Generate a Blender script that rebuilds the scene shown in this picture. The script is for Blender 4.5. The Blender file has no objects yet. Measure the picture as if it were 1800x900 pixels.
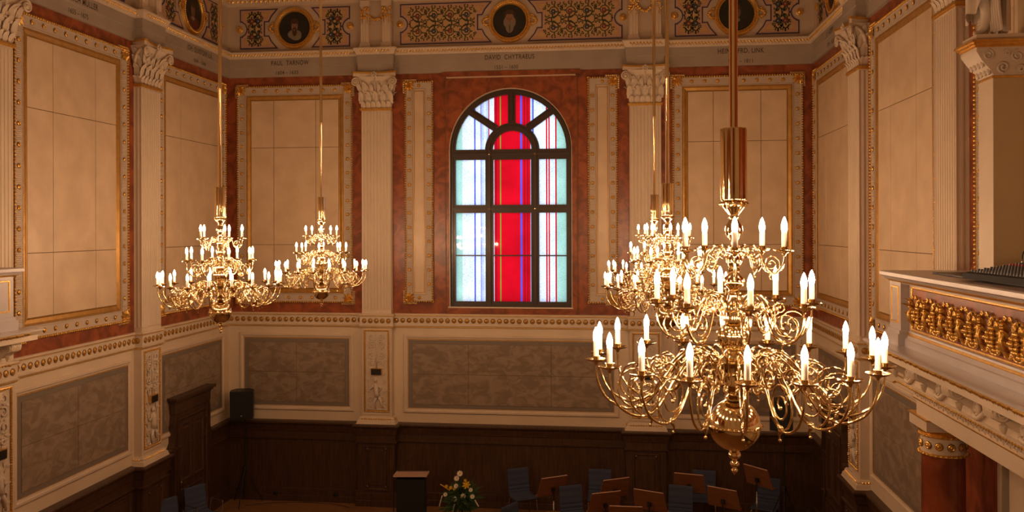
import bpy, bmesh, math, random
from mathutils import Matrix, Vector
random.seed(7)
PI = math.pi
R = math.radians
scn = bpy.context.scene
col = scn.collection
# ------------------------------------------------------------ camera
cam = bpy.data.objects.new('camera', bpy.data.cameras.new('camera'))
col.objects.link(cam)
cam.data.sensor_width = 36
cam.data.lens = 1492.19 * 36 / 1800
cam.data.shift_y = -(450 - 400.64) / 1800
cam.data.clip_start = 0.05
cam.matrix_world = Matrix.Translation((8.1208, -17.1647, 5.7)) @ Matrix.Rotation(0.1197, 4, 'Z') @ Matrix.Rotation(PI/2 + 0.0005, 4, 'X') @ Matrix.Rotation(-0.0028, 4, 'Z')
scn.camera = cam
# ------------------------------------------------------------ sky, exposure
EXPOSURE = 0.13
wd = bpy.data.worlds.new('sky'); scn.world = wd; wd.use_nodes = True
wd.node_tree.nodes['Background'].inputs[0].default_value = (0.78, 0.87, 1.0, 1)
wd.node_tree.nodes['Background'].inputs[1].default_value = 1.85
scn.view_settings.view_transform = 'Standard'
scn.view_settings.look = 'None'
scn.view_settings.exposure = EXPOSURE
scn.view_settings.gamma = 1
scn.view_settings.use_curve_mapping = False
BULB_COLOR = (1.0, 0.61, 0.335)
BULB_STRENGTH = 222.0
# ------------------------------------------------------------ materials
def srgb(h):
    h = h.lstrip('#')
    return tuple(((c/12.92) if c <= .04045 else ((c+.055)/1.055)**2.4) for c in (int(h[i:i+2], 16)/255 for i in (0, 2, 4))) + (1,)
def mat(name, c, rough=.6, metal=0., c2=None, scale=3., detail=4., lo=.35, hi=.65, bump=0., bscale=30., dist=0., stretch=None, spec=None, coat=0.):
    m = bpy.data.materials.new(name); m.use_nodes = True
    nt = m.node_tree; b = nt.nodes['Principled BSDF']
    c = tuple(c) + (1,) if len(c) == 3 else c
    b.inputs['Base Color'].default_value = c
    b.inputs['Roughness'].default_value = rough
    b.inputs['Metallic'].default_value = metal
    if spec is not None: b.inputs['Specular IOR Level'].default_value = spec
    if coat: b.inputs['Coat Weight'].default_value = coat; b.inputs['Coat Roughness'].default_value = .15
    geo = nt.nodes.new('ShaderNodeNewGeometry')
    mp = nt.nodes.new('ShaderNodeMapping'); nt.links.new(geo.outputs['Position'], mp.inputs[0])
    if stretch: mp.inputs['Scale'].default_value = stretch
    if c2:
        n = nt.nodes.new('ShaderNodeTexNoise'); n.inputs['Scale'].default_value = scale; n.inputs['Detail'].default_value = detail
        n.inputs['Distortion'].default_value = dist
        nt.links.new(mp.outputs[0], n.inputs['Vector'])
        r = nt.nodes.new('ShaderNodeValToRGB'); r.color_ramp.elements[0].position = lo; r.color_ramp.elements[1].position = hi
        r.color_ramp.elements[0].color = c; r.color_ramp.elements[1].color = tuple(c2) + (1,) if len(c2) == 3 else c2
        nt.links.new(n.outputs[0], r.inputs[0]); nt.links.new(r.outputs[0], b.inputs['Base Color'])
    if bump:
        n = nt.nodes.new('ShaderNodeTexNoise'); n.inputs['Scale'].default_value = bscale
        nt.links.new(mp.outputs[0], n.inputs['Vector'])
        bp = nt.nodes.new('ShaderNodeBump'); bp.inputs['Strength'].default_value = bump; bp.inputs['Distance'].default_value = .01
        nt.links.new(n.outputs[0], bp.inputs['Height']); nt.links.new(bp.outputs[0], b.inputs['Normal'])
    return m
M = dict(
    trim=mat('cream_plaster_trim', (.60, .49, .37), .5, c2=(.65, .53, .405), scale=2),
    frametrim=mat('pinkish_frame_plaster', (.50, .405, .32), .5),
    stone=mat('cream_wall_slab', (.65, .50, .345), .38, c2=(.56, .42, .28), scale=2.6, detail=8),
    dadopaint=mat('cream_dado_paint', (.62, .50, .36), .6, c2=(.66, .54, .40), scale=1),
    red=mat('red_marbled_plaster', (.33, .086, .029), .33, c2=(.17, .044, .017), scale=4.2, detail=10, dist=1.0, lo=.38, hi=.62),
    archi=mat('grey_brown_architrave', (.33, .27, .22), .6, c2=(.37, .31, .25), scale=2),
    grey=mat('grey_veined_marble', (.31, .235, .17), .42, c2=(.215, .158, .112), scale=4.5, detail=15, dist=.9, lo=.40, hi=.58, stretch=(1.0, 1.0, 1.5)),
    greyband=mat('grey_marble_border', (.20, .165, .135), .5),
    joint=mat('brown_joint', (.16, .085, .03), .7),
    gold=mat('gilding', (.80, .50, .14), .36, .82, c2=(.66, .38, .09), scale=25, bump=.2, bscale=60),
    goldflat=mat('matt_gold_paint', (.50, .28, .075), .4, .6, c2=(.42, .22, .05), scale=9),
    brass=mat('polished_brass', (.95, .78, .45), .09, 1.),
    wood=mat('dark_stained_oak', (.078, .036, .016), .42, c2=(.044, .020, .010), scale=4, detail=6, stretch=(8, 8, .7), coat=.15),
    floor=mat('oak_floorboard', (.30, .15, .06), .4, c2=(.20, .095, .035), scale=5, stretch=(.6, 6, 1)),
    frieze=mat('pale_frieze_plaster', (.52, .41, .31), .65, c2=(.47, .37, .28), scale=2),
    tan=mat('tan_frieze_paint', (.52, .33, .15), .7),
    violet=mat('violet_line_paint', (.07, .045, .085), .7),
    rose=mat('rose_line_paint', (.42, .15, .10), .7),
    pale=mat('pale_line_paint', (.54, .37, .26), .7),
    green=mat('dark_green_paint', (.055, .06, .03), .7),
    blue=mat('dark_blue_paint', (.04, .05, .09), .7),
    wine=mat('wine_red_paint', (.20, .05, .04), .7),
    black=mat('black_plastic', (.012, .012, .013), .45),
    blackmat=mat('black_cloth', (.010, .010, .011), .8),
    ink=mat('dark_lettering', (.05, .035, .025), .7),
    frame=mat('dark_window_wood', (.05, .032, .024), .38, coat=.2),
    candle=mat('white_candle_sleeve', (.85, .80, .72), .4),
    chairblue=mat('blue_chair_fabric', (.045, .060, .115), .8, c2=(.036, .048, .095), scale=60),
    chrome=mat('chrome_tube', (.6, .6, .6), .18, 1.),
    desk=mat('beech_plywood', (.22, .09, .035), .45, c2=(.17, .065, .025), scale=5, stretch=(1, 1, 8)),
    lightwood=mat('pale_wood_edge', (.55, .36, .26), .4),
    white=mat('white_petals', (.80, .76, .68), .6), yellow=mat('yellow_petals', (.70, .45, .03), .6),
    leaf=mat('green_foliage', (.035, .085, .025), .6, c2=(.07, .14, .05), scale=20),
    skin=mat('portrait_face', (.27, .14, .08), .6), skind=mat('portrait_shadow_face', (.15, .075, .04), .6), beard=mat('portrait_dark_beard', (.06, .028, .015), .6),
    greybeard=mat('portrait_grey_beard', (.21, .16, .11), .6), ruff=mat('portrait_ruff', (.20, .17, .12), .6), canvas=mat('portrait_dark_canvas', (.012, .012, .008), .5, c2=(.022, .018, .010), scale=5),
    cloak=mat('portrait_cloak', (.02, .013, .009), .6), robe=mat('portrait_red_robe', (.10, .02, .012), .6),
    ceiling=mat('cream_ceiling', (.60, .48, .36), .7), ledge=mat('grey_ledge_daylight_tint', (.46, .42, .43), .3, c2=(.42, .385, .395), scale=3),  # ledge: grey paint with the window's bluish daylight tint put into the colour
    column=mat('red_marble_column', (.30, .075, .03), .22, c2=(.15, .035, .016), scale=2.5, detail=7, dist=.8, stretch=(1.5, 1.5, .8)),
    pier=mat('olive_buff_plaster', (.50, .375, .21), .7, c2=(.46, .34, .185), scale=2), statue=mat('warm_white_statue_plaster', (.62, .52, .42), .5),
    knobred=mat('red_knob', (.4, .02, .03), .5), knobgrey=mat('grey_knob', (.07, .07, .075), .5),
)
# the lamp glass
m = bpy.data.materials.new('lit_bulb'); m.use_nodes = True
nt = m.node_tree; nt.nodes.remove(nt.nodes['Principled BSDF'])
e = nt.nodes.new('ShaderNodeEmission'); e.inputs[0].default_value = BULB_COLOR + (1,); e.inputs[1].default_value = BULB_STRENGTH
nt.links.new(e.outputs[0], nt.nodes['Material Output'].inputs[0]); M['bulb'] = m
# stained glass: vertical stripes run through the whole window, by world X
def stained():
    m = bpy.data.materials.new('stained_glass'); m.use_nodes = True
    nt = m.node_tree; N = nt.nodes; L = nt.links; N.remove(N['Principled BSDF'])
    g = N.new('ShaderNodeNewGeometry'); s = N.new('ShaderNodeSeparateXYZ'); L.new(g.outputs['Position'], s.inputs[0])
    mr = N.new('ShaderNodeMapRange'); mr.inputs[1].default_value = 4.75; mr.inputs[2].default_value = 7.30
    L.new(s.outputs[0], mr.inputs[0])
    px0, sc = 790.3, 85.4
    G, Wt, B, V, Rd, Rk, Gr, Pb = (.48, .78, .62), (.90, .93, .97), (.08, .09, .62), (.42, .38, .75), (.64, .002, .012), (.24, .005, .015), (.10, .36, .03), (.60, .70, .90)
    stripes = [(786, (.55, .72, .68)), (801, G), (811, Wt), (833, B), (835.5, Wt), (844, V), (846.5, Pb), (850, Wt), (855, Pb), (858, Rd), (860, Wt), (868, Rd), (871, Rk), (872.5, Rd), (878.6, Gr), (880.6, Rd), (914.4, B), (917.8, Rd), (921, Rk), (922.5, Rd), (926, Rk), (927.5, Rd), (932, Pb), (935.5, B), (938, Wt), (959.5, Rd), (961.5, Wt), (964, Rd), (966.5, Wt), (975.3, Rd), (977.8, G)]
    rampv = [N.new('ShaderNodeValToRGB')]
    r = rampv[0]; r.color_ramp.interpolation = 'CONSTANT'
    els = r.color_ramp.elements
    while len(els) > 1: els.remove(els[-1])
    first = True
    for p, c in stripes:
        t = min(1, max(0, ((p-px0)/sc + 4.758 - 4.75)/2.55))
        el = els[0] if first else els.new(t)
        if first: el.position = 0
        first = False; el.color = c + (1,)
    L.new(mr.outputs[0], r.inputs[0])
    # etched lines of script, only a tint
    mp = N.new('ShaderNodeMapping'); mp.inputs['Scale'].default_value = (26, 1, 62); L.new(g.outputs['Position'], mp.inputs[0])
    n = N.new('ShaderNodeTexNoise'); n.inputs['Scale'].default_value = 1.0; n.inputs['Detail'].default_value = 2; L.new(mp.outputs[0], n.inputs['Vector'])
    r2 = N.new('ShaderNodeValToRGB'); r2.color_ramp.elements[0].position = .50; r2.color_ramp.elements[1].position = .60
    r2.color_ramp.elements[0].color = (1, 1, 1, 1); r2.color_ramp.elements[1].color = (.70, .77, .90, 1); L.new(n.outputs[0], r2.inputs[0])
    n3 = N.new('ShaderNodeTexNoise'); n3.inputs['Scale'].default_value = 2.2; L.new(g.outputs['Position'], n3.inputs['Vector'])
    r3 = N.new('ShaderNodeValToRGB'); r3.color_ramp.elements[0].position = .3; r3.color_ramp.elements[1].position = .7
    r3.color_ramp.elements[0].color = (.72, .72, .72, 1); r3.color_ramp.elements[1].color = (1, 1, 1, 1); L.new(n3.outputs[0], r3.inputs[0])
    mx = N.new('ShaderNodeMix'); mx.data_type = 'RGBA'; mx.blend_type = 'MULTIPLY'; mx.inputs[0].default_value = 1
    sc_ = N.new('ShaderNodeSeparateColor'); L.new(r.outputs[0], sc_.inputs[0]); L.new(sc_.outputs[2], mx.inputs[0]); L.new(r.outputs[0], mx.inputs[6]); L.new(r2.outputs[0], mx.inputs[7])
    mx2 = N.new('ShaderNodeMix'); mx2.data_type = 'RGBA'; mx2.blend_type = 'MULTIPLY'; mx2.inputs[0].default_value = 1
    L.new(mx.outputs[2], mx2.inputs[6]); L.new(r3.outputs[0], mx2.inputs[7])
    tr = N.new('ShaderNodeBsdfTranslucent'); L.new(mx2.outputs[2], tr.inputs[0])
    gl = N.new('ShaderNodeBsdfGlossy'); gl.inputs['Roughness'].default_value = .03
    fr = N.new('ShaderNodeFresnel'); fr.inputs[0].default_value = 1.5
    ms = N.new('ShaderNodeMixShader'); L.new(fr.outputs[0], ms.inputs[0]); L.new(tr.outputs[0], ms.inputs[1]); L.new(gl.outputs[0], ms.inputs[2])
    L.new(ms.outputs[0], N['Material Output'].inputs[0])
    return m
M['glass'] = stained()
# ------------------------------------------------------------ mesh builder
class MB:
    def __init__(s): s.v = []; s.f = []; s.m = []; s.mats = []; s.cur = 0
    def use(s, m):
        if m not in s.mats: s.mats.append(m)
        s.cur = s.mats.index(m); return s
    def add(s, vs, fs, X=None):
        o = len(s.v)
        s.v += [tuple(X @ Vector(p)) for p in vs] if X is not None else [tuple(p) for p in vs]
        s.f += [tuple(i+o for i in f) for f in fs]; s.m += [s.cur]*len(fs); return s
    def box(s, x0, x1, y0, y1, z0, z1, X=None):
        return s.add([(x0,y0,z0),(x1,y0,z0),(x1,y1,z0),(x0,y1,z0),(x0,y0,z1),(x1,y0,z1),(x1,y1,z1),(x0,y1,z1)],
                     [(0,1,2,3),(4,5,6,7),(0,1,5,4),(1,2,6,5),(2,3,7,6),(3,0,4,7)], X)
    def cbox(s, c, d, X=None): return s.box(c[0]-d[0]/2, c[0]+d[0]/2, c[1]-d[1]/2, c[1]+d[1]/2, c[2]-d[2]/2, c[2]+d[2]/2, X)
    def tube(s, pts, r, n=6, cap=True, X=None):
        pts = [Vector(p) for p in pts]; k = len(pts)
        rr = r if isinstance(r, (list, tuple)) else [r]*k
        T = [(pts[min(i+1, k-1)]-pts[max(i-1, 0)]).normalized() for i in range(k)]
        a = Vector((0, 1, 0)) if abs(T[0].y) < .9 else Vector((1, 0, 0))
        vs = []; fs = []
        for i in range(k):
            a = (a - T[i]*a.dot(T[i]))
            if a.length < 1e-6: a = T[i].orthogonal()
            a.normalize(); b = T[i].cross(a)
            for j in range(n):
                t = 2*PI*j/n; vs.append(pts[i] + (a*math.cos(t)+b*math.sin(t))*rr[i])
        for i in range(k-1):
            for j in range(n): fs.append((i*n+j, i*n+(j+1) % n, (i+1)*n+(j+1) % n, (i+1)*n+j))
        if cap: fs += [tuple(range(n)), tuple(range((k-1)*n, k*n))]
        return s.add(vs, fs, X)
    def lathe(s, prof, n=16, X=None, lobes=0, amp=0.):
        vs = []; fs = []; k = len(prof)
        for r, z in prof:
            for j in range(n):
                t = 2*PI*j/n; q = r*(1+amp*math.cos(lobes*t)) if lobes and r > .01 else r
                vs.append((q*math.cos(t), q*math.sin(t), z))
        for i in range(k-1):
            for j in range(n): fs.append((i*n+j, i*n+(j+1) % n, (i+1)*n+(j+1) % n, (i+1)*n+j))
        if prof[0][0] > 1e-5: fs.append(tuple(range(n)))
        if prof[-1][0] > 1e-5: fs.append(tuple(range((k-1)*n, k*n)))
        return s.add(vs, fs, X)
    def ball(s, c, r, n=8, k=5, sc=(1, 1, 1)):
        return s.lathe([(max(1e-6, math.sin(PI*i/k)), -math.cos(PI*i/k)) for i in range(k+1)], n, Matrix.Translation(c) @ Matrix.Diagonal((r*sc[0], r*sc[1], r*sc[2], 1)))
    def octa(s, c, r, sc=(1, 1, 1), X=None):
        a, b, d = r*sc[0], r*sc[1], r*sc[2]; x, y, z = c
        return s.add([(x-a,y,z),(x,y-b,z),(x+a,y,z),(x,y+b,z),(x,y,z-d),(x,y,z+d)], [(0,1,5),(1,2,5),(2,3,5),(3,0,5),(1,0,4),(2,1,4),(3,2,4),(0,3,4)], X)
    def prism(s, poly, y0, y1, X=None):       # poly in (x,z), extruded along y
        n = len(poly)
        vs = [(x, y0, z) for x, z in poly] + [(x, y1, z) for x, z in poly]
        return s.add(vs, [tuple(range(n)), tuple(range(n, 2*n))] + [(i, (i+1) % n, n+(i+1) % n, n+i) for i in range(n)], X)
    def prismz(s, poly, z0, z1, X=None):
        n = len(poly)
        vs = [(x, y, z0) for x, y in poly] + [(x, y, z1) for x, y in poly]
        return s.add(vs, [tuple(range(n)), tuple(range(n, 2*n))] + [(i, (i+1) % n, n+(i+1) % n, n+i) for i in range(n)], X)
    def flat(s, poly, y, X=None): return s.add([(x, y, z) for x, z in poly], [tuple(range(len(poly)))], X)
    def ring(s, x0, x1, z0, z1, prof):        # mitred rectangular moulding, prof = (inset, y)
        vs = []
        for d, y in prof: vs += [(x0+d, y, z0+d), (x1-d, y, z0+d), (x1-d, y, z1-d), (x0+d, y, z1-d)]
        k = len(prof)
        return s.add(vs, [(i*4+j, i*4+(j+1) % 4, (i+1)*4+(j+1) % 4, (i+1)*4+j) for i in range(k-1) for j in range(4)])
    def sweep(s, path, prof):                 # plan path with the room on its right; prof = (distance into room, z)
        n = len(path); off = []
        for i in range(n):
            def nr(a, b):
                d = Vector((b[0]-a[0], b[1]-a[1])).normalized(); return Vector((d.y, -d.x))
            if i == 0: m_ = nr(path[0], path[1])
            elif i == n-1: m_ = nr(path[-2], path[-1])
            else:
                a, b = nr(path[i-1], path[i]), nr(path[i], path[i+1]); m_ = (a+b)/(1+a.dot(b))
            off.append(m_)
        vs = [(path[i][0]+off[i].x*d, path[i][1]+off[i].y*d, z) for i in range(n) for d, z in prof]
        k = len(prof)
        return s.add(vs, [(i*k+j, i*k+j+1, (i+1)*k+j+1, (i+1)*k+j) for i in range(n-1) for j in range(k-1)])
    def mesh(s, name, m=None, smooth=False, normals=True):
        me = bpy.data.meshes.new(name); me.from_pydata([tuple(p) for p in s.v], [], s.f)
        ms = s.mats or [m]
        for x in ms: me.materials.append(M[x] if isinstance(x, str) else x)
        if len(ms) > 1: me.polygons.foreach_set('material_index', s.m)
        if normals:
            b = bmesh.new(); b.from_mesh(me); bmesh.ops.recalc_face_normals(b, faces=b.faces); b.to_mesh(me); b.free()
        if smooth:
            me.polygons.foreach_set('use_smooth', [True]*len(me.polygons))
            if smooth != 2:
                try: me.set_sharp_from_angle(angle=R(42))
                except Exception: pass
        me.update(); return me
    def build(s, name, m=None, parent=None, smooth=False, loc=None, rz=0, kind=None, label=None, normals=True):
        return link(name, s.mesh(name, m, smooth, normals), parent, loc, rz, kind, label)
def link(name, me, parent=None, loc=None, rz=0, kind=None, label=None):
    o = bpy.data.objects.new(name, me); col.objects.link(o)
    if parent: o.parent = parent
    if loc: o.location = loc
    if rz: o.rotation_euler = (0, 0, rz)
    if kind: o['kind'] = kind
    if label: o['label'] = label
    return o
def tag(o, label, cat, group=None):
    o['label'] = label; o['category'] = cat
    if group: o['group'] = group
    return o
def thing(name, label, cat, loc=(0, 0, 0), rz=0, group=None):
    o = bpy.data.objects.new(name, None); o.empty_display_size = .1; col.objects.link(o)
    o.location = loc; o.rotation_euler = (0, 0, rz)
    return tag(o, label, cat, group)
def copy_tree(o, parent=None):
    c = o.copy(); col.objects.link(c); c.parent = parent
    for ch in list(o.children): copy_tree(ch, c)
    return c
def dup(o, loc, rz, label):
    c = copy_tree(o); c.location = loc; c.rotation_euler = (0, 0, rz); c['label'] = label; return c
def at(w, u, n, z):
    if w == 'B': return (u, -n, z), 0
    if w == 'L': return (n, -u, z), PI/2
    return (12-n, -u, z), -PI/2
def spiral(cx, cz, r0, r1, a0, turns, n=28, y=0.):
    return [(cx+(r0+(r1-r0)*i/n)*math.cos(a0+turns*2*PI*i/n), y, cz+(r0+(r1-r0)*i/n)*math.sin(a0+turns*2*PI*i/n)) for i in range(n+1)]
def smooth_pts(p, k=5):
    p = [Vector(q) for q in p]; out = []
    for i in range(len(p)-1):
        a, b, c, d = p[max(i-1, 0)], p[i], p[i+1], p[min(i+2, len(p)-1)]
        for j in range(k):
            t = j/k
            out.append(.5*((2*b)+(c-a)*t+(2*a-5*b+4*c-d)*t*t+(3*b-a-3*c+d)*t**3))
    out.append(p[-1]); return out
def text_mesh(body, size):
    cu = bpy.data.curves.new('t', 'FONT'); cu.body = body; cu.size = size; cu.align_x = 'CENTER'; cu.space_character = 1.12; cu.offset = size*.010
    o = bpy.data.objects.new('t', cu); col.objects.link(o)
    bpy.context.view_layer.update()
    me = bpy.data.meshes.new_from_object(o.evaluated_get(bpy.context.evaluated_depsgraph_get()))
    bpy.data.objects.remove(o); me.transform(Matrix.Rotation(PI/2, 4, 'X') @ Matrix.Diagonal((.75 if size > .12 else .84, 1, 1, 1))); me.materials.clear(); me.materials.append(M['ink']); return me
# ------------------------------------------------------------ the room shell
W, DEEP, H = 12., 19.5, 11.3
PIL = [2.94, 3.58]                       # pilasters on the end wall, mirrored
PN = .14
LP = [(6.68, 7.31), (2.96, 3.58)]        # pilasters on the side walls by distance from the end wall
def wallpath(p=PN, umax=DEEP, extra=0.):
    P = [(0, -umax)]
    for a, b in LP: P += [(0, -b-extra), (p, -b-extra), (p, -a+extra), (0, -a+extra)]
    P += [(0, 0)]
    for a, b in ((PIL[0], PIL[1]), (W-PIL[1], W-PIL[0])): P += [(a-extra, 0), (a-extra, -p), (b+extra, -p), (b+extra, 0)]
    P += [(W, 0)]
    for a, b in LP[::-1]: P += [(W, -a+extra), (W-p, -a+extra), (W-p, -b-extra), (W, -b-extra)]
    return P + [(W, -umax)]
PATH = wallpath()
def bands(mb, x0, x1, y):
    for m_, a, b in (('wood', 0, 1.6), ('dadopaint', 1.6, 3.8), ('red', 3.8, 9.0), ('frieze', 9.0, H)):
        mb.use(m_).add([(x0, y, a), (x1, y, a), (x1, y, b), (x0, y, b)], [(0, 1, 2, 3)])
def sidewall(name, x, xo, th):
    mb = MB()
    for m_, a, b in (('wood', -.3, 1.6), ('dadopaint', 1.6, 3.8), ('red', 3.8, 9.0), ('frieze', 9.0, H)):
        mb.use(m_).box(min(x, xo), max(x, xo), -DEEP, .4, a, b)
    return mb.build(name, kind='structure')
sidewall('wall_left', 0, -.4, .4); sidewall('wall_right', W, W+.4, .4)
# end wall with the arched opening
WX0, WX1, WZ0, WSP = 4.76, 7.28, 4.10, 7.30
WCX, WR = (WX0+WX1)/2, (WX1-WX0)/2
arc = [(WCX-WR*math.cos(PI*i/32), WSP+WR*math.sin(PI*i/32)) for i in range(33)]
mb = MB()
for m_, a, b in (('wood', -.3, 1.6), ('dadopaint', 1.6, 3.8)): mb.use(m_).box(0, W, 0, .4, a, b)
mb.use('red').box(0, W, 0, .4, 3.8, WZ0).box(0, WX0, 0, .4, WZ0, 9.0).box(WX1, W, 0, .4, WZ0, 9.0)
for i in range(32):
    (xa, za), (xb, zb) = arc[i], arc[i+1]
    mb.prism([(xa, za), (xb, zb), (xb, 9.0), (xa, 9.0)], 0, .4)
mb.use('frieze').box(0, W, 0, .4, 9.0, H)
wall_back = mb.build('wall_back', kind='structure')
MB().box(-.4, W+.4, -DEEP-.3, -DEEP, -.3, H).build('wall_front', 'dadopaint', kind='structure')
MB().box(-.4, W+.4, -DEEP-.3, .4, H, H+.2).build('ceiling', 'ceiling', kind='structure')
floor = MB().box(-.4, W+.4, -DEEP-.3, .4, -.3, -.012).build('floor', 'floor', kind='structure')
me = [MB().box(0, L_-.004, 0, .136, -.02, 0).mesh('floorboard', 'floor') for L_ in (1.7,)][0]
for r_ in range(20):
    x = -(r_*0.73 % 1.7)
    while x < 7.0:
        o = link('floorboard', me, floor, (max(x, .0) if x >= 0 else x, -.14*(r_+1), 0))
        if x < 0: o.scale = ((1.7+x)/1.7, 1, 1); o.location = (0, -.14*(r_+1), 0)
        x += 1.7
# ------------------------------------------------------------ mouldings that run round the walls
def along(path, spacing, d, skip=0.):
    for i in range(len(path)-1):
        a, b = Vector(path[i]), Vector(path[i+1]); L_ = (b-a).length
        if L_ < .05: continue
        t = (b-a).normalized(); nrm = Vector((t.y, -t.x))
        # shorten or lengthen where the path turns, by the distance into the room
        k = max(1, round((L_)/spacing)); ang = math.atan2(t.y, t.x)
        for j in range(k):
            p = a + t*L_*((j+.5)/k) + nrm*d
            if skip and p.y < -skip: continue
            yield Matrix.Translation((p.x, p.y, 0)) @ Matrix.Rotation(ang, 4, 'Z')
arch = MB().sweep(PATH, [(0, 8.895), (.05, 8.895), (.05, 9.095), (.065, 9.105), (.065, 9.28), (.0, 9.28)]).build('trim_1', 'archi', kind='structure')
t2 = MB().sweep(PATH, [(0, 9.28), (.075, 9.28), (.08, 9.30), (.12, 9.385), (.13, 9.39), (.13, 9.415), (0, 9.43)]).build('trim_2', 'trim', kind='structure')
mb = MB().use('gold')
for X in along(PATH, .062, .108, 12): mb.octa((0, 0, 9.355), 1, (.026, .020, .034), X)
mb.build('gilded_egg_ornament', parent=t2, kind='stuff')
mb = MB().use('trim')
for X in along(PATH, .062, .098, 12): mb.octa((.031, 0, 9.325), 1, (.022, .018, .034), X)
mb.build('egg_ornament', parent=t2, kind='stuff')
# upper cornice above the painted frieze
t3 = MB().sweep(PATH, [(0, 10.40), (.06, 10.42), (.07, 10.47), (.16, 10.56), (.17, 10.66), (.30, 10.80), (.32, 10.92), (0, 10.96)]).build('trim_3', 'trim', kind='structure')
mb = MB().use('gold')
for X in along(PATH, .10, .10, 12): mb.octa((0, 0, 10.485), 1, (.04, .03, .045), X)
mb.build('gilded_egg_ornament', parent=t3, kind='stuff')
# band with gilded discs between red wall and dado
t4 = MB().sweep(PATH, [(0, 3.65), (.028, 3.66), (.028, 3.685), (.045, 3.695), (.045, 3.715), (.03, 3.72), (.03, 3.895), (.05, 3.90), (.05, 3.93), (.035, 3.945), (0, 3.95)]).build('trim_4', 'trim', kind='structure')
DISC = ([], [])
mb = MB().use('goldflat')
for X in along(PATH, .133, .034, 12):
    mb.lathe([(.043, .006), (.045, -.004), (.036, -.010), (.030, -.004), (1e-6, -.014)], 10, X @ Matrix.Translation((0, 0, 3.805)) @ Matrix.Rotation(-PI/2, 4, 'X'))
mb.build('gilded_disc', parent=t4, kind='stuff', smooth=True)
mb = MB().use('joint')
for X in along(PATH, .133, .0305, 12):
    mb.lathe([(.052, .003), (.052, -.0012), (1e-6, -.0012)], 12, X @ Matrix.Translation((0, 0, 3.805)) @ Matrix.Rotation(-PI/2, 4, 'X'))
mb.build('disc_dark_backing', parent=t4, kind='stuff')  # flat dark disc behind each gilded one; the recess is only coloured in
MB().sweep(PATH, [(.0285, 3.662), (.031, 3.665), (.031, 3.68), (.0285, 3.682)]).build('gilded_line', 'gold', parent=t4)
MB().sweep(PATH, [(.0505, 3.905), (.053, 3.908), (.053, 3.918), (.0505, 3.92)]).build('gilded_line', 'gold', parent=t4)
# dark oak wainscot; doors interrupt it only by standing proud of it
PW = wallpath(.17, DEEP, .05)
t5 = MB().sweep(PW, [(0, 1.70), (.10, 1.69), (.12, 1.665), (.12, 1.64), (.085, 1.60), (.06, 1.50), (.055, 1.47), (.035, 1.46), (.035, 1.345), (.065, 1.335), (.065, 1.31), (.02, 1.295), (.02, .28), (.055, .265), (.055, .22), (.05, .13), (.065, .12), (.065, 0)]).build('trim_5', 'wood', kind='structure')
# oak panels let into the wainscot
def oak_panel(w, u, n, x0, x1, z0, z1, knobs=False):
    mb = MB().use('wood').ring(x0, x1, z0, z1, [(0, 0), (.01, -.02), (.035, -.022), (.05, -.004), (.09, -.004), (.11, -.014), (.115, -.014)])
    mb.box(x0+.11, x1-.11, -.014, 0, z0+.11, z1-.11)
    if knobs:
        for x in (x0+.075, x1-.075):
            for z in (z1-.075, z0+.075): mb.lathe([(.032, 0), (.032, .014), (.018, .026), (1e-6, .03)], 8, Matrix.Translation((x, 0, z)) @ Matrix.Rotation(PI/2, 4, 'X'))
    loc, rz = at(w, u, n, 0)
    return mb.build('oak_panel', parent=t5, loc=loc, rz=rz, smooth=True)
for w, cs in (('B', [(PIL[0]+PIL[1])/2, W-(PIL[0]+PIL[1])/2]), ('L', [(a+b)/2 for a, b in LP]), ('R', [(a+b)/2 for a, b in LP])):
    for u in cs: oak_panel(w, u, .19, -.27, .27, .32, 1.25, True)
for w in 'LR':
    oak_panel(w, 5.13, .02, -1.42, 1.42, .30, 1.28); oak_panel(w, 9.1, .02, -1.5, 1.5, .30, 1.28)
# ------------------------------------------------------------ lettering on the architrave
for w, u, a, b in (('B', 1.385, 'PAUL  TARNOW', '1604 \u2013 1633'), ('B', 6.02, 'DAVID  CHYTRAEUS', '1551 \u2013 1600'), ('B', 10.6, 'HEINR. FRD. LINK', '1792 \u2013 1811'),
                   ('L', 1.35, 'JOH. QUISTORP d.\u00c4.', '1614 \u2013 1648'), ('L', 5.15, 'HEINRICH M\u00dcLLER', '1655 \u2013 1675'), ('R', 1.5, 'J. F. KOPP', '1792 \u2013 1825')):
    loc, rz = at(w, u, .067, 9.135); link('inscription', text_mesh(a, .135), arch, loc, rz)
    loc, rz = at(w, u-(.07 if w == 'B' and u < 8 else 0), .052, 8.945); link('inscription', text_mesh(b, .105), arch, loc, rz)
# ------------------------------------------------------------ ornament templates
def leaf_template(w=.11, h=.24, out=.07, n=7, lobes=3):
    mb = MB(); vs = []; fs = []
    for i in range(n+1):
        t = i/n
        ww = w/2*(math.sin(PI*min(1, t*.78+.20))**.7)*(1-.22*abs(math.sin(lobes*PI*t)))
        y = -(out*.35*math.sin(PI*t*.5)+out*.9*max(0, t-.55)**1.3*2.0)
        z = h*(t if t < .8 else .8+.10*math.sin((t-.8)/.2*PI*.5)-.18*max(0, t-.9))
        for j, q in enumerate((-1, -.5, 0, .5, 1)): vs.append((ww*q, y-(.014 if q == 0 else (-.004 if abs(q) == .5 else .0)), z))
    for i in range(n):
        for j in range(4): fs.append((i*5+j, i*5+j+1, i*5+j+6, i*5+j+5))
    return vs, fs
LEAF = leaf_template()
def leafmesh(m_='trim', **k):
    mb = MB().use(m_); v, f = leaf_template(**k); mb.add(v, f); me = mb.mesh('acanthus_leaf', smooth=2, normals=False); return me
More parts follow.
